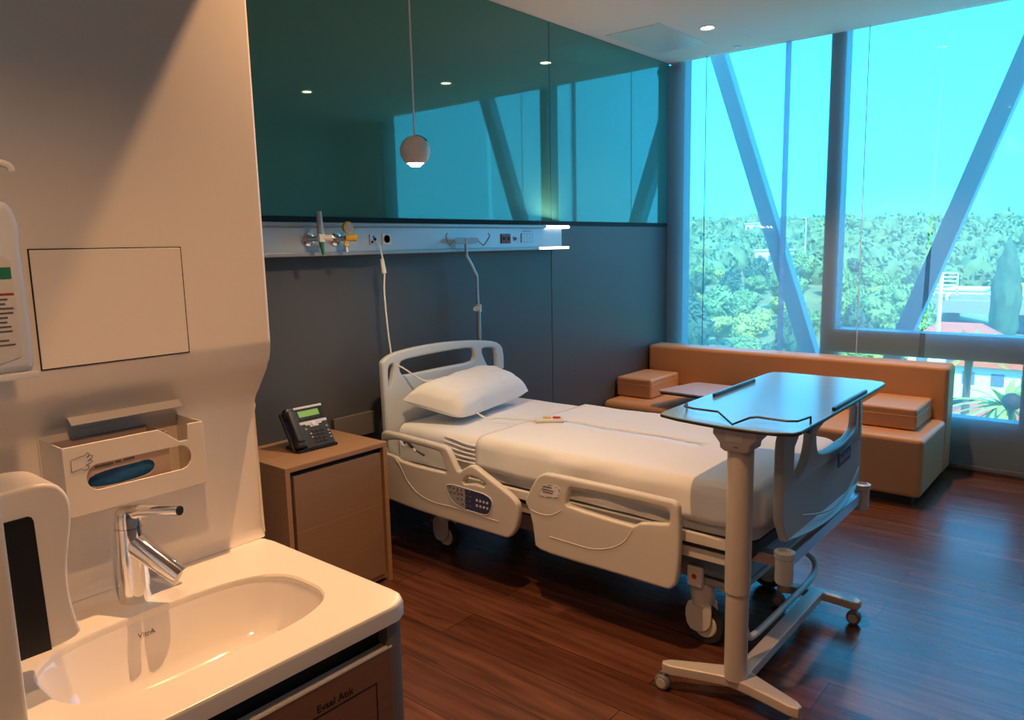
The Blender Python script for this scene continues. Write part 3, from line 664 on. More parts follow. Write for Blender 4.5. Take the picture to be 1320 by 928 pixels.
# footboard, bowed outwards
fb = [(2.395, .50), (2.385, .80), (2.392, .862), (2.42, .885), (2.60, .900), (2.84, .908), (3.08, .900), (3.25, .885), (3.282, .862), (3.288, .80), (3.300, .49), (3.15, .475), (2.85, .465), (2.55, .480)]
fh = [(2.628, .855), (2.640, .780), (2.660, .757), (2.75, .744), (2.89, .738), (3.03, .744), (3.115, .755), (3.135, .775), (3.125, .855), (2.90, .868)]
fl_ = [(2.470, .85), (2.590, .86), (2.585, .80), (2.555, .74), (2.490, .700), (2.468, .72)]
fr_ = [(3.215, .85), (3.165, .86), (3.165, .80), (3.180, .74), (3.212, .700), (3.222, .72)]
def ffn(u, v, w): q = (u - 2.84) / .45; return (u, .875 + w - .035 * (1 - q * q), v)
def dens(p, n=5): return [tuple(Vector(p[i]).lerp(Vector(p[(i + 1) % len(p)]), k / n)) for i in range(len(p)) for k in range(n)]
bm = flat(dens(chaikin(fb, 1), 3), [chaikin(h, 1) for h in (fh, fl_, fr_)], .032, .009, ffn)
tube(bm, [ffn(2.53 + .70 * k / 20, .565 - .055 * math.sin(PI * k / 20), -.0165) for k in range(21)], .004, 8)
fbo = obj('footboard', bm, M['greyshade'], bed)
obj('name_plate', flat(rrect(2.855, 3.03, .655, .712, .01), [], .004, .001, lambda u, v, w: ffn(u, v, w - .017)), M['navy'], fbo)
bm = NB()
for k in range(8): box(bm, 2.872 + k * .018, 2.884 + k * .018, .820, .8225, .672, .688 + .008 * ((k * 5) % 3 == 0))
for v in bm.verts: v.co.y = ffn(v.co.x, v.co.z, -.0195 + (v.co.y - .8212) * .4)[1]
obj('plate_mark', bm, M['keygrey'], fbo)
# mattress shell: U-shaped rings
def shell(bm, x0, x1, yh, yf, ztop, zbot, r, edge, jx=None):
    rings = []; W = (x1 - x0) / 2
    steps = [(0, zbot)] + [(0, zbot + (ztop - edge - zbot) * k / 4) for k in range(1, 5)]
    for k in range(1, 7):
        a = PI / 2 * k / 6; steps.append((edge * (1 - math.cos(a)), ztop - edge + edge * math.sin(a)))
    for k in range(1, 9): steps.append((edge + (W - edge) * (k / 8), ztop))
    for ins, z in steps:
        rr = max(r - ins, .0015); X0, X1, Y0 = x0 + ins, x1 - ins, yf + ins
        if X1 - X0 < 2 * rr + .001: rr = max((X1 - X0) / 2 - .0005, 1e-4); 
        path = []
        for k in range(49): path.append((X0, yh + (Y0 + rr - yh) * k / 48))
        for k in range(1, 8): a = PI + PI / 2 * k / 8; path.append((X0 + rr + rr * math.cos(a), Y0 + rr + rr * math.sin(a)))
        for k in range(25): path.append((X0 + rr + (X1 - X0 - 2 * rr) * k / 24, Y0))
        for k in range(1, 8): a = -PI / 2 + PI / 2 * k / 8; path.append((X1 - rr + rr * math.cos(a), Y0 + rr + rr * math.sin(a)))
        for k in range(49): path.append((X1, Y0 + rr + (yh - Y0 - rr) * k / 48))
        ring = []
        for (x, y) in path:
            p = Vector((x, y, z))
            if jx: p = jx(p, ins)
            ring.append(bm.verts.new(p))
        rings.append(ring)
    for A, Bq in zip(rings, rings[1:]):
        for k in range(len(A) - 1): bm.faces.new((A[k], A[k + 1], Bq[k + 1], Bq[k]))
    return rings
def jm(p, ins):
    p.z += .004 * nz(p, 5)
    if p.x < 2.41: p.x += .006 * nz((p.y * 2, p.z * 5, 1), 5)
    return p
bm = NB(); rg = shell(bm, 2.405, 3.285, 2.752, .955, .648, .475, .06, .045, jm)
bm.faces.new([r[0] for r in rg] + [r[-1] for r in reversed(rg)])
for k in range(5): tube(bm, [(2.402, 2.24, .618 - .020 * k), (2.398, 2.30, .622 - .021 * k), (2.403, 2.36 + .012 * k, .628 - .022 * k), (2.410, 2.44 + .02 * k, .633 - .022 * k)], [.007, .003], 8, smooth=4)
obj('mattress', bm, M['sheet'], bed)
def jb(p, ins):
    p.z += .006 * nz(p + Vector((3, 0, 0)), 3.2) + .0025 * nz(p, 11)
    if ins < .01:
        d = (.60 - p.z)
        p += Vector((0, 0, -max(0, d) * .15 * nz((p.y * 3, p.x * 3, 1.), 1.6)))
        s_ = -1 if p.x < 2.8 else 1
        p.x += s_ * (.010 * nz((p.y, p.z * 1.4, 5), 6.) + .010 * max(0, d) * 4)
    for yc in (1.84, 1.42): p.z -= .003 * math.exp(-((p.y - yc - .10 * (p.x - 2.8)) / .008) ** 2)
    return p
bm = NB(); shell(bm, 2.392, 3.298, 2.232, .935, .664, .522, .075, .05, jb)
bl = obj('blanket', bm, M['sheet'], bed)
md = bl.modifiers.new('thickness', 'SOLIDIFY'); md.thickness = .006; md.offset = -1
# pillow
A_, D_, B_, C_ = Vector((2.40, 2.735, .775)), Vector((3.06, 2.735, .825)), Vector((2.545, 2.455, .695)), Vector((3.19, 2.55, .708))
bm = NB(); nu, nv = 40, 26
for sgn in (1, -1):
    g_ = []
    for i in range(nu + 1):
        row = []
        for j in range(nv + 1):
            u, v = i / nu, j / nv; a, b = 2 * u - 1, 2 * v - 1
            pin = 1 - .05 * (1 - abs(a)) * b * b * 0
            ua, vb = .5 + .5 * a * (1 - .03 * (1 - b * b) - .035 * b ** 6), .5 + .5 * b * (1 - .05 * (1 - a * a) - .06 * a ** 6)
            p = A_ * (1 - ua) * (1 - vb) + D_ * ua * (1 - vb) + B_ * (1 - ua) * vb + C_ * ua * vb
            nrm = (D_ - A_).cross(B_ - A_).normalized()
            if nrm.z < 0: nrm = -nrm
            h = (max(0, 1 - abs(a) ** 4.2) ** .5) * (max(0, 1 - abs(b) ** 3.6) ** .5)
            th = .105 if sgn > 0 else .05
            p = p + nrm * (sgn * th * h + (.010 * nz((a * 2.2, b * 2.2, 7), 1.5) + .007 * nz((a * 5, b * 3.2, 3), 1.4)) * (h if sgn > 0 else 0))
            row.append(bm.verts.new(p))
        g_.append(row)
    for i in range(nu):
        for j in range(nv): bm.faces.new((g_[i][j], g_[i + 1][j], g_[i + 1][j + 1], g_[i][j + 1]))
bmesh.ops.remove_doubles(bm, verts=bm.verts[:], dist=1e-5)
tag(obj('bed_pillow', bm, M['pillow'], None, loc=(2.8, 2.62, .67)), 'plump white pillow leaning on the headboard of the bed', 'pillow')
# under-bed structure
bm = NB()
box(bm, 2.36, 3.33, .95, 2.74, .43, .474, bev=.004)
obj('mattress_deck', bm, M['deck'], bed)
bm = NB()
box(bm, 2.345, 2.365, .98, 2.72, .448, .486, bev=.004); box(bm, 3.325, 3.345, .98, 2.72, .448, .486, bev=.004); box(bm, 2.365, 2.40, .98, 2.72, .385, .425, bev=.004); box(bm, 3.29, 3.325, .98, 2.72, .385, .425, bev=.004)
for y in (1.05, 1.5, 2.0, 2.6): box(bm, 2.385, 3.305, y, y + .05, .385, .425, bev=.004)
obj('side_frame', bm, M['beige'], bed)
for y in (1.40, 1.62, 2.10, 2.45): obj('rail_bracket', B(2.318, 2.345, y, y + .06, .33, .45, bev=.004), M['frame'], bed)
bm = NB(); box(bm, 2.46, 3.16, 1.02, 1.22, .245, .275, bev=.01); box(bm, 2.52, 3.12, 2.45, 2.68, .20, .30, bev=.02); box(bm, 2.62, 2.70, 1.1, 2.6, .18, .26, bev=.01); box(bm, 2.94, 3.02, 1.1, 2.6, .18, .26, bev=.01)
obj('base_frame', bm, M['frame'], bed)
for y in (1.30, 2.25): obj('lift_column', B(2.70, 2.92, y, y + .16, .20, .42, bev=.03), M['frame'], bed)
bm = NB(); box(bm, 2.44, 3.2, 1.0, 1.30, .285, .385, bev=.03, seg=3)
obj('base_cover', bm, M['blueshroud'], bed)
bm = NB(); box(bm, 2.405, 3.275, .838, .862, .405, .452, bev=.004); box(bm, 2.42, 2.47, .86, 1.0, .405, .445, bev=.004); box(bm, 3.21, 3.26, .86, 1.0, .405, .445, bev=.004)
obj('foot_bar', bm, M['steel'], bed)
for x in (3.285, 2.395):
    bm = NB(); lathe(bm, [(0, .37), (.028, .37), (.030, .38), (.030, .455), (.034, .460), (.034, .478), (.022, .482), (.020, .470), (0, .470)], (x, .846, 0), 'z', 20)
    obj('corner_bumper', bm, M['greyp'], bed)
def bcaster(x, y, rot):
    cs = NB()
    lathe(cs, [(.040, -.012), (.070, -.016), (.075, -.010), (.075, .010), (.070, .016), (.040, .012)], (x, y, .075), 'x', 28)
    w_ = obj('caster_wheel', cs, M['rubber'], bed)
    bm = NB(); lathe(bm, [(0, -.018), (.045, -.018), (.050, -.012), (.050, .012), (.045, .018), (0, .018)], (x, y, .075), 'x', 24)
    obj('hub_cap', bm, M['beige'], w_)
    bm = NB(); lathe(bm, [(0, .245), (.042, .245), (.046, .235), (.046, .20), (.040, .155), (0, .15)], (x, y + .015, 0), 'z', 20)
    fk = flat(chaikin([(y - .03, .175), (y + .055, .175), (y + .075, .12), (y + .060, .055), (y + .015, .045), (y - .028, .07), (y - .035, .12)], 1), [], .01, .003, lambda u, v, w: (x - .026 + w, u, v)); join(bm, fk)
    fk = flat(chaikin([(y - .03, .175), (y + .055, .175), (y + .075, .12), (y + .060, .055), (y + .015, .045), (y - .028, .07), (y - .035, .12)], 1), [], .01, .003, lambda u, v, w: (x + .026 + w, u, v)); join(bm, fk)
    obj('caster_fork', bm, M['beige'], bed)
for x, y in ((2.50, 1.17), (3.10, 1.165), (2.545, 2.585), (3.10, 2.585)): bcaster(x, y, 0)
# brake pedal bar looping round the foot end
obj('brake_bar', T([(2.50, 1.12, .245), (2.44, 1.03, .230), (2.40, .985, .185), (2.42, .975, .125), (2.50, .972, .105), (2.80, .970, .10), (3.07, .972, .100), (3.16, .985, .125), (3.165, 1.02, .165), (3.13, 1.09, .20)], .0125, 12, smooth=5), M['beige'], bed)
bm = NB(); box(bm, 2.425, 2.452, 1.155, 1.215, .245, .325, bev=.008); obj('brake_sign', bm, M['white'], bed)
bm = NB(); lathe(bm, [(0, 2.4235), (.010, 2.4235), (.010, 2.4265), (0, 2.4265)], (0, 1.185, .286), 'x', 16); obj('red_symbol', bm, M['red'], bed)
# loose cables at the head end
for k, pts in enumerate(([(2.36, 2.70, .60), (2.345, 2.66, .57), (2.36, 2.62, .565), (2.35, 2.58, .55)], [(2.37, 2.69, .56), (2.35, 2.64, .59), (2.36, 2.6, .56), (2.38, 2.55, .53)])):
    obj('cable', T(pts, .006, 8, smooth=5), M['black' if k else 'white'], bed)
# drip pole rising behind the headboard
iv = thing('drip_pole', 'thin kinked steel drip pole with hooks rising behind the headboard', 'drip pole', (3.083, 2.822, .30))
obj('upright', T([(3.083, 2.822, .30), (3.083, 2.822, 1.17)], .011, 12), M['steel'], iv)
obj('inner_tube', T([(3.080, 2.822, 1.15), (3.077, 2.822, 1.30), (3.074, 2.821, 1.345), (3.03, 2.818, 1.41), (2.992, 2.815, 1.455), (2.985, 2.812, 1.49), (2.978, 2.808, 1.545)], .0075, 10), M['steel'], iv)
obj('clamp_collar', T([(3.083, 2.822, 1.145), (3.083, 2.822, 1.185)], .017, 14), M['greyp'], iv)
obj('clamp_knob', T([(3.075, 2.822, 1.165), (3.035, 2.80, 1.165)], [.009, .014], 12), M['greyp'], iv)
obj('hook_plate', flat([(2.905, 1.520), (2.985, 1.515), (3.065, 1.520), (3.085, 1.545), (3.05, 1.552), (2.985, 1.548), (2.92, 1.552), (2.888, 1.542)], [], .006, .001, lambda u, v, w: (u, 2.808 + w, v)), M['frame'], iv)
for s_ in (-1, 1): obj('hook', T([(2.985 + s_ * .085, 2.808, 1.538), (2.985 + s_ * .115, 2.806, 1.520), (2.985 + s_ * .130, 2.80, 1.510), (2.985 + s_ * .155, 2.795, 1.535), (2.985 + s_ * .170, 2.79, 1.562), (2.985 + s_ * .158, 2.79, 1.572)], .004, 8, smooth=3), M['frame'], iv)
# nurse call handset, its cord running from the wall rail over the headboard and under the pillow
nc = thing('nurse_call_handset', 'white call handset with red and yellow buttons lying on the blanket', 'handset', (2.80, 2.12, .668))
HM = Matrix.Translation((2.805, 2.125, .6755)) @ Matrix.Rotation(math.radians(-52), 4, 'Z')
obj('body', box(NB(), -.072, .072, -.030, .030, -.008, .011, bev=.009, seg=3, mtx=HM), M['white'], nc)
obj('yellow_button', box(NB(), -.034, .004, -.018, .018, .009, .0140, bev=.002, mtx=HM), M['yellow'], nc)
obj('red_button', box(NB(), .012, .050, -.019, .019, .009, .0145, bev=.003, mtx=HM), M['red'], nc)
obj('cord', T([(2.392, 2.846, 1.535), (2.390, 2.812, 1.50), (2.398, 2.80, 1.40), (2.392, 2.80, 1.30), (2.400, 2.80, 1.15), (2.412, 2.80, 1.035), (2.420, 2.79, .95), (2.44, 2.745, .925), (2.53, 2.70, .853), (2.60, 2.66, .833), (2.68, 2.45, .676), (2.70, 2.36, .675), (2.735, 2.25, .676), (2.768, 2.17, .676)], .0042, 8, smooth=5), M['white'], nc)
obj('cord_joint', T([(2.391, 2.805, 1.455), (2.397, 2.80, 1.385)], [.009, .012], 10), M['white'], nc)

# ------------------------------------------------------------------ overbed table
ob = thing('overbed_table', 'wheeled overbed table with pale blue top standing over the bed foot', 'overbed table', (2.2, .925, 0))
top = [(2.172, 1.190), (2.148, 1.12), (2.134, 1.035), (2.124, .95), (2.124, .88), (2.135, .80), (2.160, .748), (2.20, .738), (3.115, .738), (3.150, .755), (3.165, .80), (3.165, 1.14), (3.150, 1.185), (3.11, 1.198), (2.22, 1.198)]
obj('table_top', flat(chaikin(dens(top, 3), 1), [], .012, .001, lambda u, v, w: (u, v, .939 + w)), M['lam'], ob)
obj('edge_band', flat(chaikin(dens([(2.66 + (a - 2.66) * 1.003, .968 + (b - .968) * 1.006) for a, b in top], 3), 1), [], .009, .002, lambda u, v, w: (u, v, .9378 + w)), M['lamedge'], ob)
obj('wire_rail', T([(2.297, 1.160, .942), (2.297, 1.158, .963), (2.235, 1.135, .965), (2.218, 1.10, .965), (2.218, 1.01, .965), (2.195, .985, .96), (2.140, .928, .950), (2.205, .900, .962), (2.215, .88, .965), (2.212, .79, .965), (2.228, .762, .965), (2.306, .750, .965), (2.308, .750, .942)], .0035, 8), M['lamedge'], ob)
for y in (1.163, .746): obj('edge_lip', B(2.515, 2.885, y - .006, y + .006, .944, .958, bev=.003), M['lamedge'], ob)
bm = NB(); hb_ = flat([(.855, .932), (1.0, .932), (1.0, .908), (.978, .882), (.975, .866), (.960, .857), (.893, .857), (.880, .866), (.877, .884), (.855, .908)], [], .095, .006, lambda u, v, w: (2.205 + w, u, v)); join(bm, hb_)
box(bm, 2.25, 2.85, .90, .955, .905, .931, bev=.004)
hd = obj('head_block', bm, M['post'], ob)
bm = NB(); box(bm, 2.1555, 2.158, .90, .957, .892, .929, bev=.001); obj('release_lever', bm, M['beige'], hd)
obj('release_mark', B(2.1565, 2.158, .915, .930, .873, .876), M['ink'], hd)
obj('adjust_knob', T([(2.33, .775, .925), (2.33, .755, .922)], .016, 16), M['black'], ob)
bm = NB(); cyx, cyy = 2.205, .926
lathe(bm, [(.0, .388), (.040, .388), (.0405, .392), (.0405, .875), (0, .875)], (cyx, cyy, 0), 'z', 32); obj('outer_column', bm, M['post'], ob)
obj('inner_column', Lt([(0, .09), (.0365, .09), (.0365, .40), (0, .40)], (cyx, cyy, 0), 'z', 32), M['post'], ob)
def armpoly(pts, w0, w1):
    pts = [Vector(p) for p in pts]; L_, R_ = [], []
    for i, p in enumerate(pts):
        d = (pts[min(i + 1, len(pts) - 1)] - pts[max(i - 1, 0)]).normalized(); n_ = Vector((-d.y, d.x)); w = w0 + (w1 - w0) * i / (len(pts) - 1)
        L_.append(p + n_ * w); R_.append(p - n_ * w)
    return [tuple(p) for p in L_ + R_[::-1]]
bm = NB()
join(bm, flat(chaikin(armpoly([(2.135, 1.155), (2.175, 1.06), (2.215, .96), (2.225, .925)], .020, .046), 1), [], .036, .006, lambda u, v, w: (u, v, .078 + w)))
join(bm, flat(chaikin(armpoly([(2.160, .700), (2.19, .80), (2.215, .89), (2.225, .925)], .020, .046), 1), [], .036, .006, lambda u, v, w: (u, v, .078 + w)))
box(bm, 2.20, 3.0, .893, .947, .062, .098, bev=.006)
join(bm, flat(chaikin(armpoly([(2.955, 1.07), (2.985, .99), (2.995, .92), (2.995, .85), (2.985, .755)], .024, .028), 1), [], .032, .006, lambda u, v, w: (u, v, .080 + w)))
obj('base', bm, M['post'], ob)
for x, y in ((2.135, 1.150), (2.165, .712), (2.952, 1.06), (2.985, .775)):
    bm = NB(); lathe(bm, [(0, -.016), (.022, -.016), (.027, -.010), (.027, .010), (.022, .016), (0, .016)], (x - .004, y, .027), 'x', 20)
    w_ = obj('caster_wheel', bm, M['wheel'], ob)
    obj('wheel_disc', Lt([(0, -.0175), (.017, -.0175), (.019, -.014), (.019, .014), (.017, .0175), (0, .0175)], (x - .004, y, .027), 'x', 16), M['post'], w_)
    obj('caster_stem', B(x - .012, x + .012, y - .012, y + .012, .050, .066, bev=.003), M['steel'], w_)

# ------------------------------------------------------------------ sofa along the window, its cushions and a side table
so = thing('sofa', 'long tan leather sofa standing along the window', 'sofa', (4.95, 1.9, 0))
obj('backrest', B(5.16, 5.36, .865, 2.94, .045, .718, bev=.028, seg=4), M['orange'], so)
obj('seat', B(4.50, 5.155, 2.40, 2.94, .285, .392, bev=.045, seg=5), M['orange'], so)
bm = NB(); box(bm, 4.545, 5.155, .865, 1.95, .05, .392, bev=.03, seg=4)
obj('seat', bm, M['orange'], so)
obj('seat_base', B(4.58, 5.155, 2.42, 2.94, .05, .29, bev=.01), M['orange'], so)
obj('link_frame', B(4.75, 5.155, 1.94, 2.43, .08, .28, bev=.01), M['black'], so)
obj('plinth', B(4.60, 5.33, .92, 1.93, 0, .052), M['black'], so); obj('plinth', B(4.62, 5.33, 2.44, 2.92, 0, .052), M['black'], so)
def cushion(x0, x1, y0, y1, z0, z1, label):
    r = thing('arm_cushion', label, 'cushion', ((x0 + x1) / 2, (y0 + y1) / 2, z0), 'loose arm cushions on the sofa')
    bm = NB(); box(bm, x0, x1, y0, y1, z0, z1, bev=.018, seg=4); obj('cover', bm, M['orange'], r)
    bm = NB(); z = z1 - .045
    for a, b in (((x0, y0), (x1, y0)), ((x0, y0), (x0, y1))): tube(bm, [(a[0] - .0005, a[1] - .0005, z), (b[0] - .0005, b[1] - .0005, z)], .0025, 6)
    obj('seam', bm, M['orange'], r)
cushion(4.735, 5.155, .945, 1.26, .393, .522, 'boxy tan leather cushion on the sofa end away from the wall')
cushion(4.69, 5.11, 2.645, 2.935, .393, .535, 'boxy tan leather cushion on the sofa end against the dark wall')
tb = thing('side_table', 'small taupe side table between the sofa and the bed foot', 'table', (4.80, 2.27, 0))
TT = [(4.53, 2.515), (4.515, 2.125), (4.955, 2.13), (4.955, 2.425)]
obj('table_top', flat(chaikin([p for p in dens(TT, 4)], 1), [], .012, .002, lambda u, v, w: (u, v, .497 + w)), M['taupe'], tb)
obj('under_edge', flat(chaikin([(4.73 + (a - 4.73) * .97, 2.30 + (b - 2.30) * .97) for a, b in dens(TT, 4)], 1), [], .014, .002, lambda u, v, w: (u, v, .485 + w)), M['lamedge'], tb)
obj('post', T([(4.66, 2.22, .012), (4.66, 2.22, .482)], .020, 14), M['black'], tb)
obj('foot_plate', B(4.55, 4.74, 2.0, 2.39, 0, .014, bev=.004), M['black'], tb)

# ------------------------------------------------------------------ outside: hillside, trees, road, houses
def ground(x, y):
    r = math.hypot(x, y); az = math.degrees(math.atan2(y, x))
    s = min(1, max(0, (r - 75) / 230)); s = s * s * (3 - 2 * s)
    low = max(0, min(1, (12 - az) / 5.))
    top = 16 - .25 * (az < 14) * 0 - max(0, (14 - az)) * .22
    g = -11.5 + s * top
    g2 = -11.5 + max(0, min(1, (r - 130) / 170)) ** 1.5 * top
    return g * (1 - low) + g2 * low + 1.2 * nz((x, y, 0), .02)
bm = NB(); na, nr = 44, 40
rows = []
for i in range(na + 1):
    az = math.radians(-45 + 110 * i / na); row = []
    for j in range(nr + 1):
        r = 14 + 420 * (j / nr) ** 1.6; x, y = r * math.cos(az), r * math.sin(az); row.append(bm.verts.new((x, y, ground(x, y))))
    rows.append(row)
for a, b in zip(rows, rows[1:]):
    for j in range(nr): bm.faces.new((a[j], a[j + 1], b[j + 1], b[j]))
hl = obj('hillside', bm, M['grass']); hl['kind'] = 'structure'
def blob(bm, c, r, squash, sub, rough=1.):
    b = bmesh.new(); bmesh.ops.create_icosphere(b, subdivisions=sub, radius=r); off = Vector((random.random() * 9, random.random() * 9, 0))
    for v in b.verts:
        f = 1 + rough * (.30 * nz(v.co / r + off, 1.7) + .22 * nz(v.co / r + off, 4.5) + .12 * random.uniform(-1, 1)); v.co = Vector((v.co.x * f, v.co.y * f, v.co.z * f * squash))
    bmesh.ops.translate(b, verts=b.verts[:], vec=c); join(bm, b)
def crown(seed, n, rr, hh, squash):
    random.seed(seed); bm = NB(); balls = []
    for k in range(n):
        a = random.uniform(0, 2 * PI); d = random.uniform(.2, .66) * rr if k else 0; z = random.uniform(.35, .85) * hh if k else .6 * hh
        r = random.uniform(.36, .56) * rr if k else .7 * rr; c = Vector((d * math.cos(a), d * math.sin(a), z)); balls.append((c, r)); blob(bm, c, r * .86, squash, 2)
    for c, r in balls:
        for q in range(int(170 * r)):
            d = Vector((random.gauss(0, 1), random.gauss(0, 1), random.gauss(0, 1) + .3)).normalized(); p = c + Vector((d.x, d.y, d.z * squash)) * r * random.uniform(.8, 1.12)
            e1 = Vector((random.gauss(0, 1), random.gauss(0, 1), random.gauss(0, 1))).normalized(); e2 = d.cross(e1).normalized(); e1 = (e1 + d * .2).normalized(); w = random.uniform(.14, .30)
            bm.faces.new([bm.verts.new(p + x) for x in (-e1 * w, e2 * w * .6, e1 * w, -e2 * w * .6)])
    return bm
KINDS_ = [('round_tree', 'mid green broad tree among the trees on the hillside outside', 'leafa', 1, 6, 2.7, 6.0, .9, 'broad green trees on the hillside'),
          ('light_tree', 'yellow green feathery tree among the trees on the hillside outside', 'leafb', 2, 7, 2.3, 5.2, .8, 'yellow green trees on the hillside'),
          ('conifer_tree', 'dark green tree among the trees on the hillside outside', 'leafc', 3, 5, 2.2, 6.5, 1.15, 'dark green trees on the hillside')]
protos = []
for nm, lab, mt, sd, n_, rr, hh, sq, grp in KINDS_:
    r = thing(nm, lab, 'tree', (0, 0, 0), grp)
    obj('crown', crown(sd, n_, rr, hh, sq), M[mt], r, angle=3.2); obj('trunk', T([(0, 0, -.6), (.05, 0, hh * .5)], [.22, .14], 8), M['bark'], r); protos.append(r)
random.seed(21)
spots = []
def try_tree(az, r, s, kind, far=.6):
    x, y = r * math.cos(math.radians(az)), r * math.sin(math.radians(az))
    for (a, b, c) in spots:
        if math.hypot(x - a, y - b) < far * (s + c) * 1.6: return
    if 3.5 < az < 11.5 and r < 175: return
    spots.append((x, y, s)); i = len(spots)
    first = not protos[kind].get('used'); z = ground(x, y) - .25
    o = protos[kind] if first else dup(protos[kind], (x, y, z))
    protos[kind]['used'] = True
    o.location = (x, y, z); o.rotation_euler = (0, 0, random.uniform(0, 6.28)); o.scale = (s, s, s * random.uniform(.85, 1.15))
for k in range(900):
    az = random.uniform(3.5, 31); r = 52 + 95 * random.random() ** .8
    try_tree(az, r, random.uniform(.7, 1.15), random.choice((0, 0, 1, 2)), 1.9)
    if len(spots) > 120: break
for p in protos:
    if 'used' in p.keys(): del p['used']
bm = NB(); random.seed(5)
for k in range(620):
    az = math.radians(random.uniform(3, 32)); r = 156 + 165 * random.random(); x, y = r * math.cos(az), r * math.sin(az)
    if any(math.hypot(x - pr_ * math.cos(math.radians(pa_)), y - pr_ * math.sin(math.radians(pa_))) < 11 for pr_, pa_ in ((150, 8.75), (235, 22), (170, 20.8), (160, 8.75))): continue
    blob(bm, (x, y, ground(x, y) + 1.2), random.uniform(2.2, 4.2), random.uniform(.8, 1.3), 2, 1.3)
cs = [f.calc_center_median() for f in bm.faces]; ns = [f.normal.copy() for f in bm.faces]
for q in range(80000):
    k = random.randrange(len(cs)); e1 = Vector((random.gauss(0, 1), random.gauss(0, 1), random.gauss(0, 1))).normalized(); e2 = e1.orthogonal(); wd = random.uniform(.3, .75); p = cs[k] * 1.0 + e1 * .8 + Vector((0, 0, .35))
    bm.faces.new([bm.verts.new(p + v_) for v_ in (-e1 * wd, e2 * wd * .7, e1 * wd, -e2 * wd * .7)])
fo = tag(obj('forest', bm, M['leafd'], None, angle=3.2), 'hazy distant woodland covering the hill outside the window', 'forest'); fo['kind'] = 'stuff'
cy = thing('cypress_tree', 'tall dark cypress standing alone right of the second brace outside', 'tree', (90 * math.cos(math.radians(6.7)), 90 * math.sin(math.radians(6.7)), -11.7))
bm = NB(); lathe(bm, [(0, 0), (.7, .8), (1.25, 3.5), (1.35, 6.5), (1.0, 9.5), (.45, 11.6), (.05, 12.6)], (cy.location.x, cy.location.y, cy.location.z + .6), 'z', 20); bmesh.ops.subdivide_edges(bm, edges=bm.edges[:], cuts=2, use_grid_fill=True)
for v in bm.verts: v.co += Vector((nz(v.co, 1.6), nz(v.co + Vector((5, 0, 0)), 1.6), 0)) * .3
obj('crown', bm, M['leafc'], cy, angle=3.2); obj('trunk', T([cy.location, cy.location + Vector((0, 0, 1.6))], .2, 8), M['bark'], cy)
def pol(r, az): return r * math.cos(math.radians(az)), r * math.sin(math.radians(az))
# elevated road
bm = NB()
for i in range(12):
    pass
box(bm, 116, 128, -30, 22, -8.3, -7.7); box(bm, 115.4, 116, -30, 22, -8.6, -6.95); box(bm, 128, 128.6, -30, 22, -8.6, -6.95)
for y in range(-28, 22, 8): box(bm, 120, 124, y, y + 1.2, -13, -8.2)
rd = obj('road', bm, M['asphalt']); rd['kind'] = 'structure'
def house(name, label, r, az, w, d, h, z0, m_wall, roof_h, m_roof, rot=0):
    x, y = pol(r, az); t = thing(name, label, 'building', (x, y, z0))
    bm = NB(); box(bm, x - d / 2, x + d / 2, y - w / 2, y + w / 2, z0, z0 + h); obj('walls', bm, M[m_wall], t)
    bm = NB()
    if roof_h:
        e = .5; a = [bm.verts.new(p) for p in ((x - d / 2 - e, y - w / 2 - e, z0 + h), (x + d / 2 + e, y - w / 2 - e, z0 + h), (x + d / 2 + e, y + w / 2 + e, z0 + h), (x - d / 2 - e, y + w / 2 + e, z0 + h), (x, y - w / 2 + d / 3, z0 + h + roof_h), (x, y + w / 2 - d / 3, z0 + h + roof_h))]
        for f in ((0, 1, 4), (1, 2, 5, 4), (2, 3, 5), (3, 0, 4, 5), (0, 3, 2, 1)): bm.faces.new([a[k] for k in f])
    else: box(bm, x - d / 2 - .2, x + d / 2 + .2, y - w / 2 - .2, y + w / 2 + .2, z0 + h, z0 + h + .3)
    obj('roof', bm, M[m_roof], t)
    for k in range(3):
        yy = y - w / 2 + w * (k + .5) / 3; obj('window', B(x - d / 2 - .05, x - d / 2 + .05, yy - .4, yy + .4, z0 + h * .45, z0 + h * .8), M['wframe'], t)
house('villa', 'house with red tiled roof just beyond the window transom', 72, 9.1, 6.5, 5, 3.4, -10.6, 'render', 1.7, 'roof')
house('villa', 'low red roofed house at the far edge of the upper pane', 66, 6.6, 5.5, 4, 2.5, -10.4, 'render', 1.4, 'roof')
house('villa', 'pink roofed house seen through the low pane by the sofa end', 52, 7.0, 5, 5, 1.8, -11.3, 'render', 1.3, 'roof')
house('white_building', 'long flat white building beside the road outside', 150, 8.75, 5.4, 8, 4.6, -12.0, 'render', 0, 'render')
house('white_house', 'small white house high on the wooded hill outside', 235, 22.0, 5.5, 5, 4.2, ground(*pol(235, 22)) + 1.0, 'render', 0, 'render')
house('white_house', 'wide white house half hidden by trees lower on the hill', 170, 20.8, 6.5, 5, 4.5, ground(*pol(170, 20.8)) + .6, 'render', 0, 'render')
x, y = pol(118, 5.6); yb = thing('yellow_signboard', 'yellow board standing above the road outside', 'sign', (x - 2, y, -8.3))
obj('board', B(x - 2.1, x - 1.9, y - 1.9, y + 1.9, -6.2, -4.5, bev=.03), M['signyellow'], yb)
for s_ in (-1, 1): obj('post', T([(x - 2, y + s_ * 1.4, -12), (x - 2, y + s_ * 1.4, -6.2)], .09, 8), M['steel'], yb)
x, y = pol(60, 10.05); gb = thing('white_sign_frame', 'white slatted sign frame on a tall post outside', 'sign', (x, y, -11.6))
bm = NB()
for k in range(6): box(bm, x - .05, x + .05, y - .72, y + .72, -2.35 + k * .27, -2.27 + k * .27)
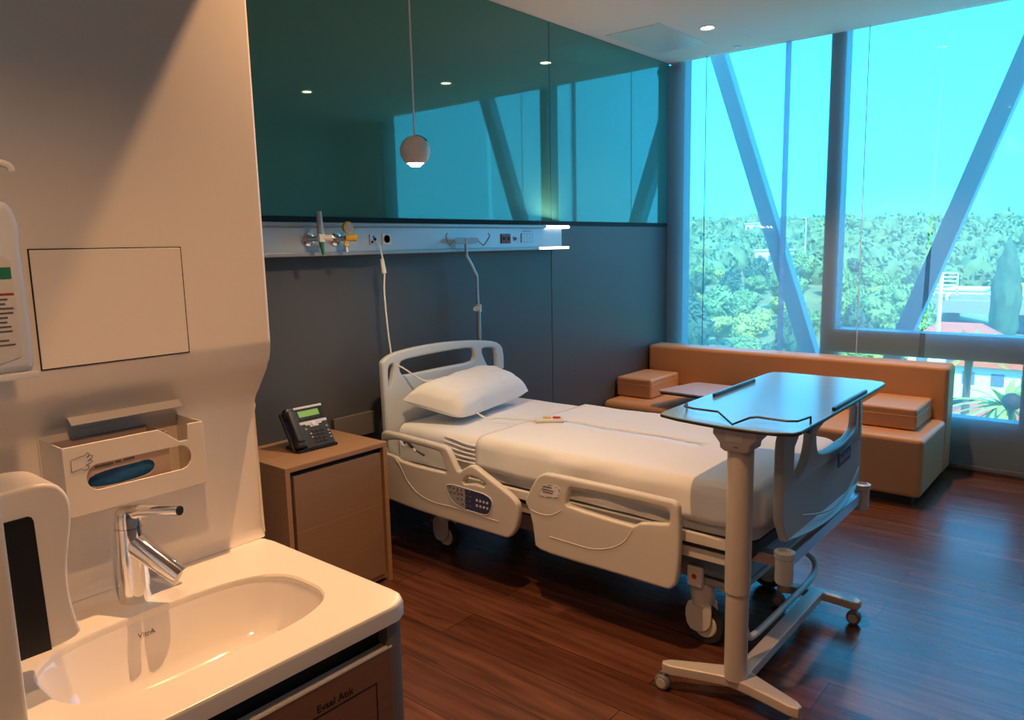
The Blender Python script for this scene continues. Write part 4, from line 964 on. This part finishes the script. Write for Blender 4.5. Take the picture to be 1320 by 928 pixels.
box(bm, x - .05, x + .05, y - .74, y - .66, -2.5, -.9); box(bm, x - .05, x + .05, y + .66, y + .74, -2.5, -.9)
obj('slatted_board', bm, M['render'], gb); obj('post', T([(x, y + .3, -11.8), (x, y + .3, -.95)], .14, 10), M['render'], gb)
for r, az, h, lab in ((100, 7.35, 6.6, 'plain pale lamp post beside the white building outside'), (104, 6.2, 8.6, 'taller pale lamp post in front of the yellow board outside'), (150, 18.8, 13., 'thin pale mast among the hillside trees outside')):
    x, y = pol(r, az); z0 = ground(x, y) - .2; t = thing('lamp_post', lab, 'lamp post', (x, y, z0))
    obj('pole', T([(x, y, z0), (x, y, z0 + h)], [.12, .07], 8), M['render'], t); obj('lamp_arm', T([(x, y, z0 + h - .1), (x, y + 1.2, z0 + h)], .06, 6), M['render'], t)
x, y = pol(26, 5.95); t = thing('garden_lamp', 'thin rod with a dark round head outside the low pane', 'lamp', (x, y, -11.5))
obj('rod', T([(x, y, -11.6), (x, y, -3.4)], .05, 8), M['rubber'], t); bm = NB(); bmesh.ops.create_uvsphere(bm, u_segments=16, v_segments=10, radius=.26); bmesh.ops.translate(bm, verts=bm.verts[:], vec=(x, y, -3.3)); obj('round_head', bm, M['rubber'], t)
# pale spiky palms below the window
def palm(x, y, z0, h, sd):
    random.seed(sd); t = thing('palm_tree', 'pale fan palm below the window, seen through the low pane', 'palm', (x, y, z0), 'palms below the low pane')
    obj('trunk', T([(x, y, z0), (x + .1, y, z0 + h)], [.22, .16], 8), M['bark'], t)
    bm = NB()
    for k in range(46):
        a = random.uniform(0, 2 * PI); e = random.uniform(-.5, 1.3); L = random.uniform(1.2, 1.9); prev = None
        d = Vector((math.cos(a) * math.cos(e), math.sin(a) * math.cos(e), math.sin(e))); sd_ = Vector((-math.sin(a), math.cos(a), 0))
        for j in range(6):
            u = j / 5; p = Vector((x + .1, y, z0 + h)) + d * L * u + Vector((0, 0, -.55 * u * u * L * .6)); w = .13 * (math.sin(PI * (u * .85 + .15)) + .03)
            cur = (bm.verts.new(p - sd_ * w), bm.verts.new(p + Vector((0, 0, .05))), bm.verts.new(p + sd_ * w))
            if prev: bm.faces.new((prev[0], prev[1], cur[1], cur[0])); bm.faces.new((prev[1], prev[2], cur[2], cur[1]))
            prev = cur
    obj('fronds', bm, M['leafb'], t, angle=3.2)
for k, (r, az, h) in enumerate(((33, 6.3, 6.4), (44, 8.5, 7.4))):
    x, y = pol(r, az); palm(x, y, ground(x, y) - .2, h, 50 + k)

# ------------------------------------------------------------------ sky and sun
w = bpy.data.worlds.new('World'); bpy.context.scene.world = w; w.use_nodes = True; nt = w.node_tree; bg = nt.nodes['Background']
tc = nt.nodes.new('ShaderNodeTexCoord'); sp_ = nt.nodes.new('ShaderNodeSeparateXYZ'); cr = nt.nodes.new('ShaderNodeValToRGB')
cr.color_ramp.elements[0].position = .0; cr.color_ramp.elements[0].color = (.075, .60, 1.0, 1)
cr.color_ramp.elements[1].position = .35; cr.color_ramp.elements[1].color = (.020, .50, 1.0, 1)
nt.links.new(tc.outputs['Generated'], sp_.inputs[0]); nt.links.new(sp_.outputs['Z'], cr.inputs[0]); nt.links.new(cr.outputs[0], bg.inputs[0])
bg.inputs[1].default_value = 5.4
sun = bpy.data.lights.new('sun', 'SUN'); sun.energy = 11; sun.angle = .01; sun.color = (1, .95, .80); so_ = bpy.data.objects.new('sun', sun); C.objects.link(so_)
so_.rotation_euler = Vector((.55, .35, -.75)).to_track_quat('-Z', 'Y').to_euler()
pt = bpy.data.lights.new('window_portal', 'AREA'); pt.shape = 'RECTANGLE'; pt.size = 3.3; pt.size_y = 2.6; pt.cycles.is_portal = True
po = bpy.data.objects.new('window_portal', pt); C.objects.link(po); po.location = (5.60, 1.2, 1.55); po.rotation_euler = Vector((-1, 0, 0)).to_track_quat('-Z', 'Y').to_euler(); pt.size, pt.size_y = 3.4, 2.6

# ------------------------------------------------------------------ camera and view
yaw, pit, roll, F = math.radians(40.0157), math.radians(-8.5761), math.radians(-1.2428), 971.85
f = Vector((math.cos(pit) * math.cos(yaw), math.cos(pit) * math.sin(yaw), math.sin(pit))); r = Vector((math.sin(yaw), -math.cos(yaw), 0)); u = r.cross(f)
r2 = r * math.cos(roll) + u * math.sin(roll); u2 = u * math.cos(roll) - r * math.sin(roll)
cam = bpy.data.cameras.new('camera'); cam.sensor_width = 36; cam.lens = F / 1320 * 36; cam.clip_end = 2000; cam.clip_start = .02
co = bpy.data.objects.new('camera', cam); C.objects.link(co)
mm = Matrix((r2, u2, -f)).transposed().to_4x4(); mm.translation = (0, 0, 1.5); co.matrix_world = mm
sc = bpy.context.scene; sc.camera = co
sc.view_settings.view_transform = 'Standard'; sc.view_settings.look = 'None'; sc.view_settings.exposure = -.15; sc.view_settings.gamma = 1; sc.view_settings.use_curve_mapping = False
sc.cycles.use_denoising = True
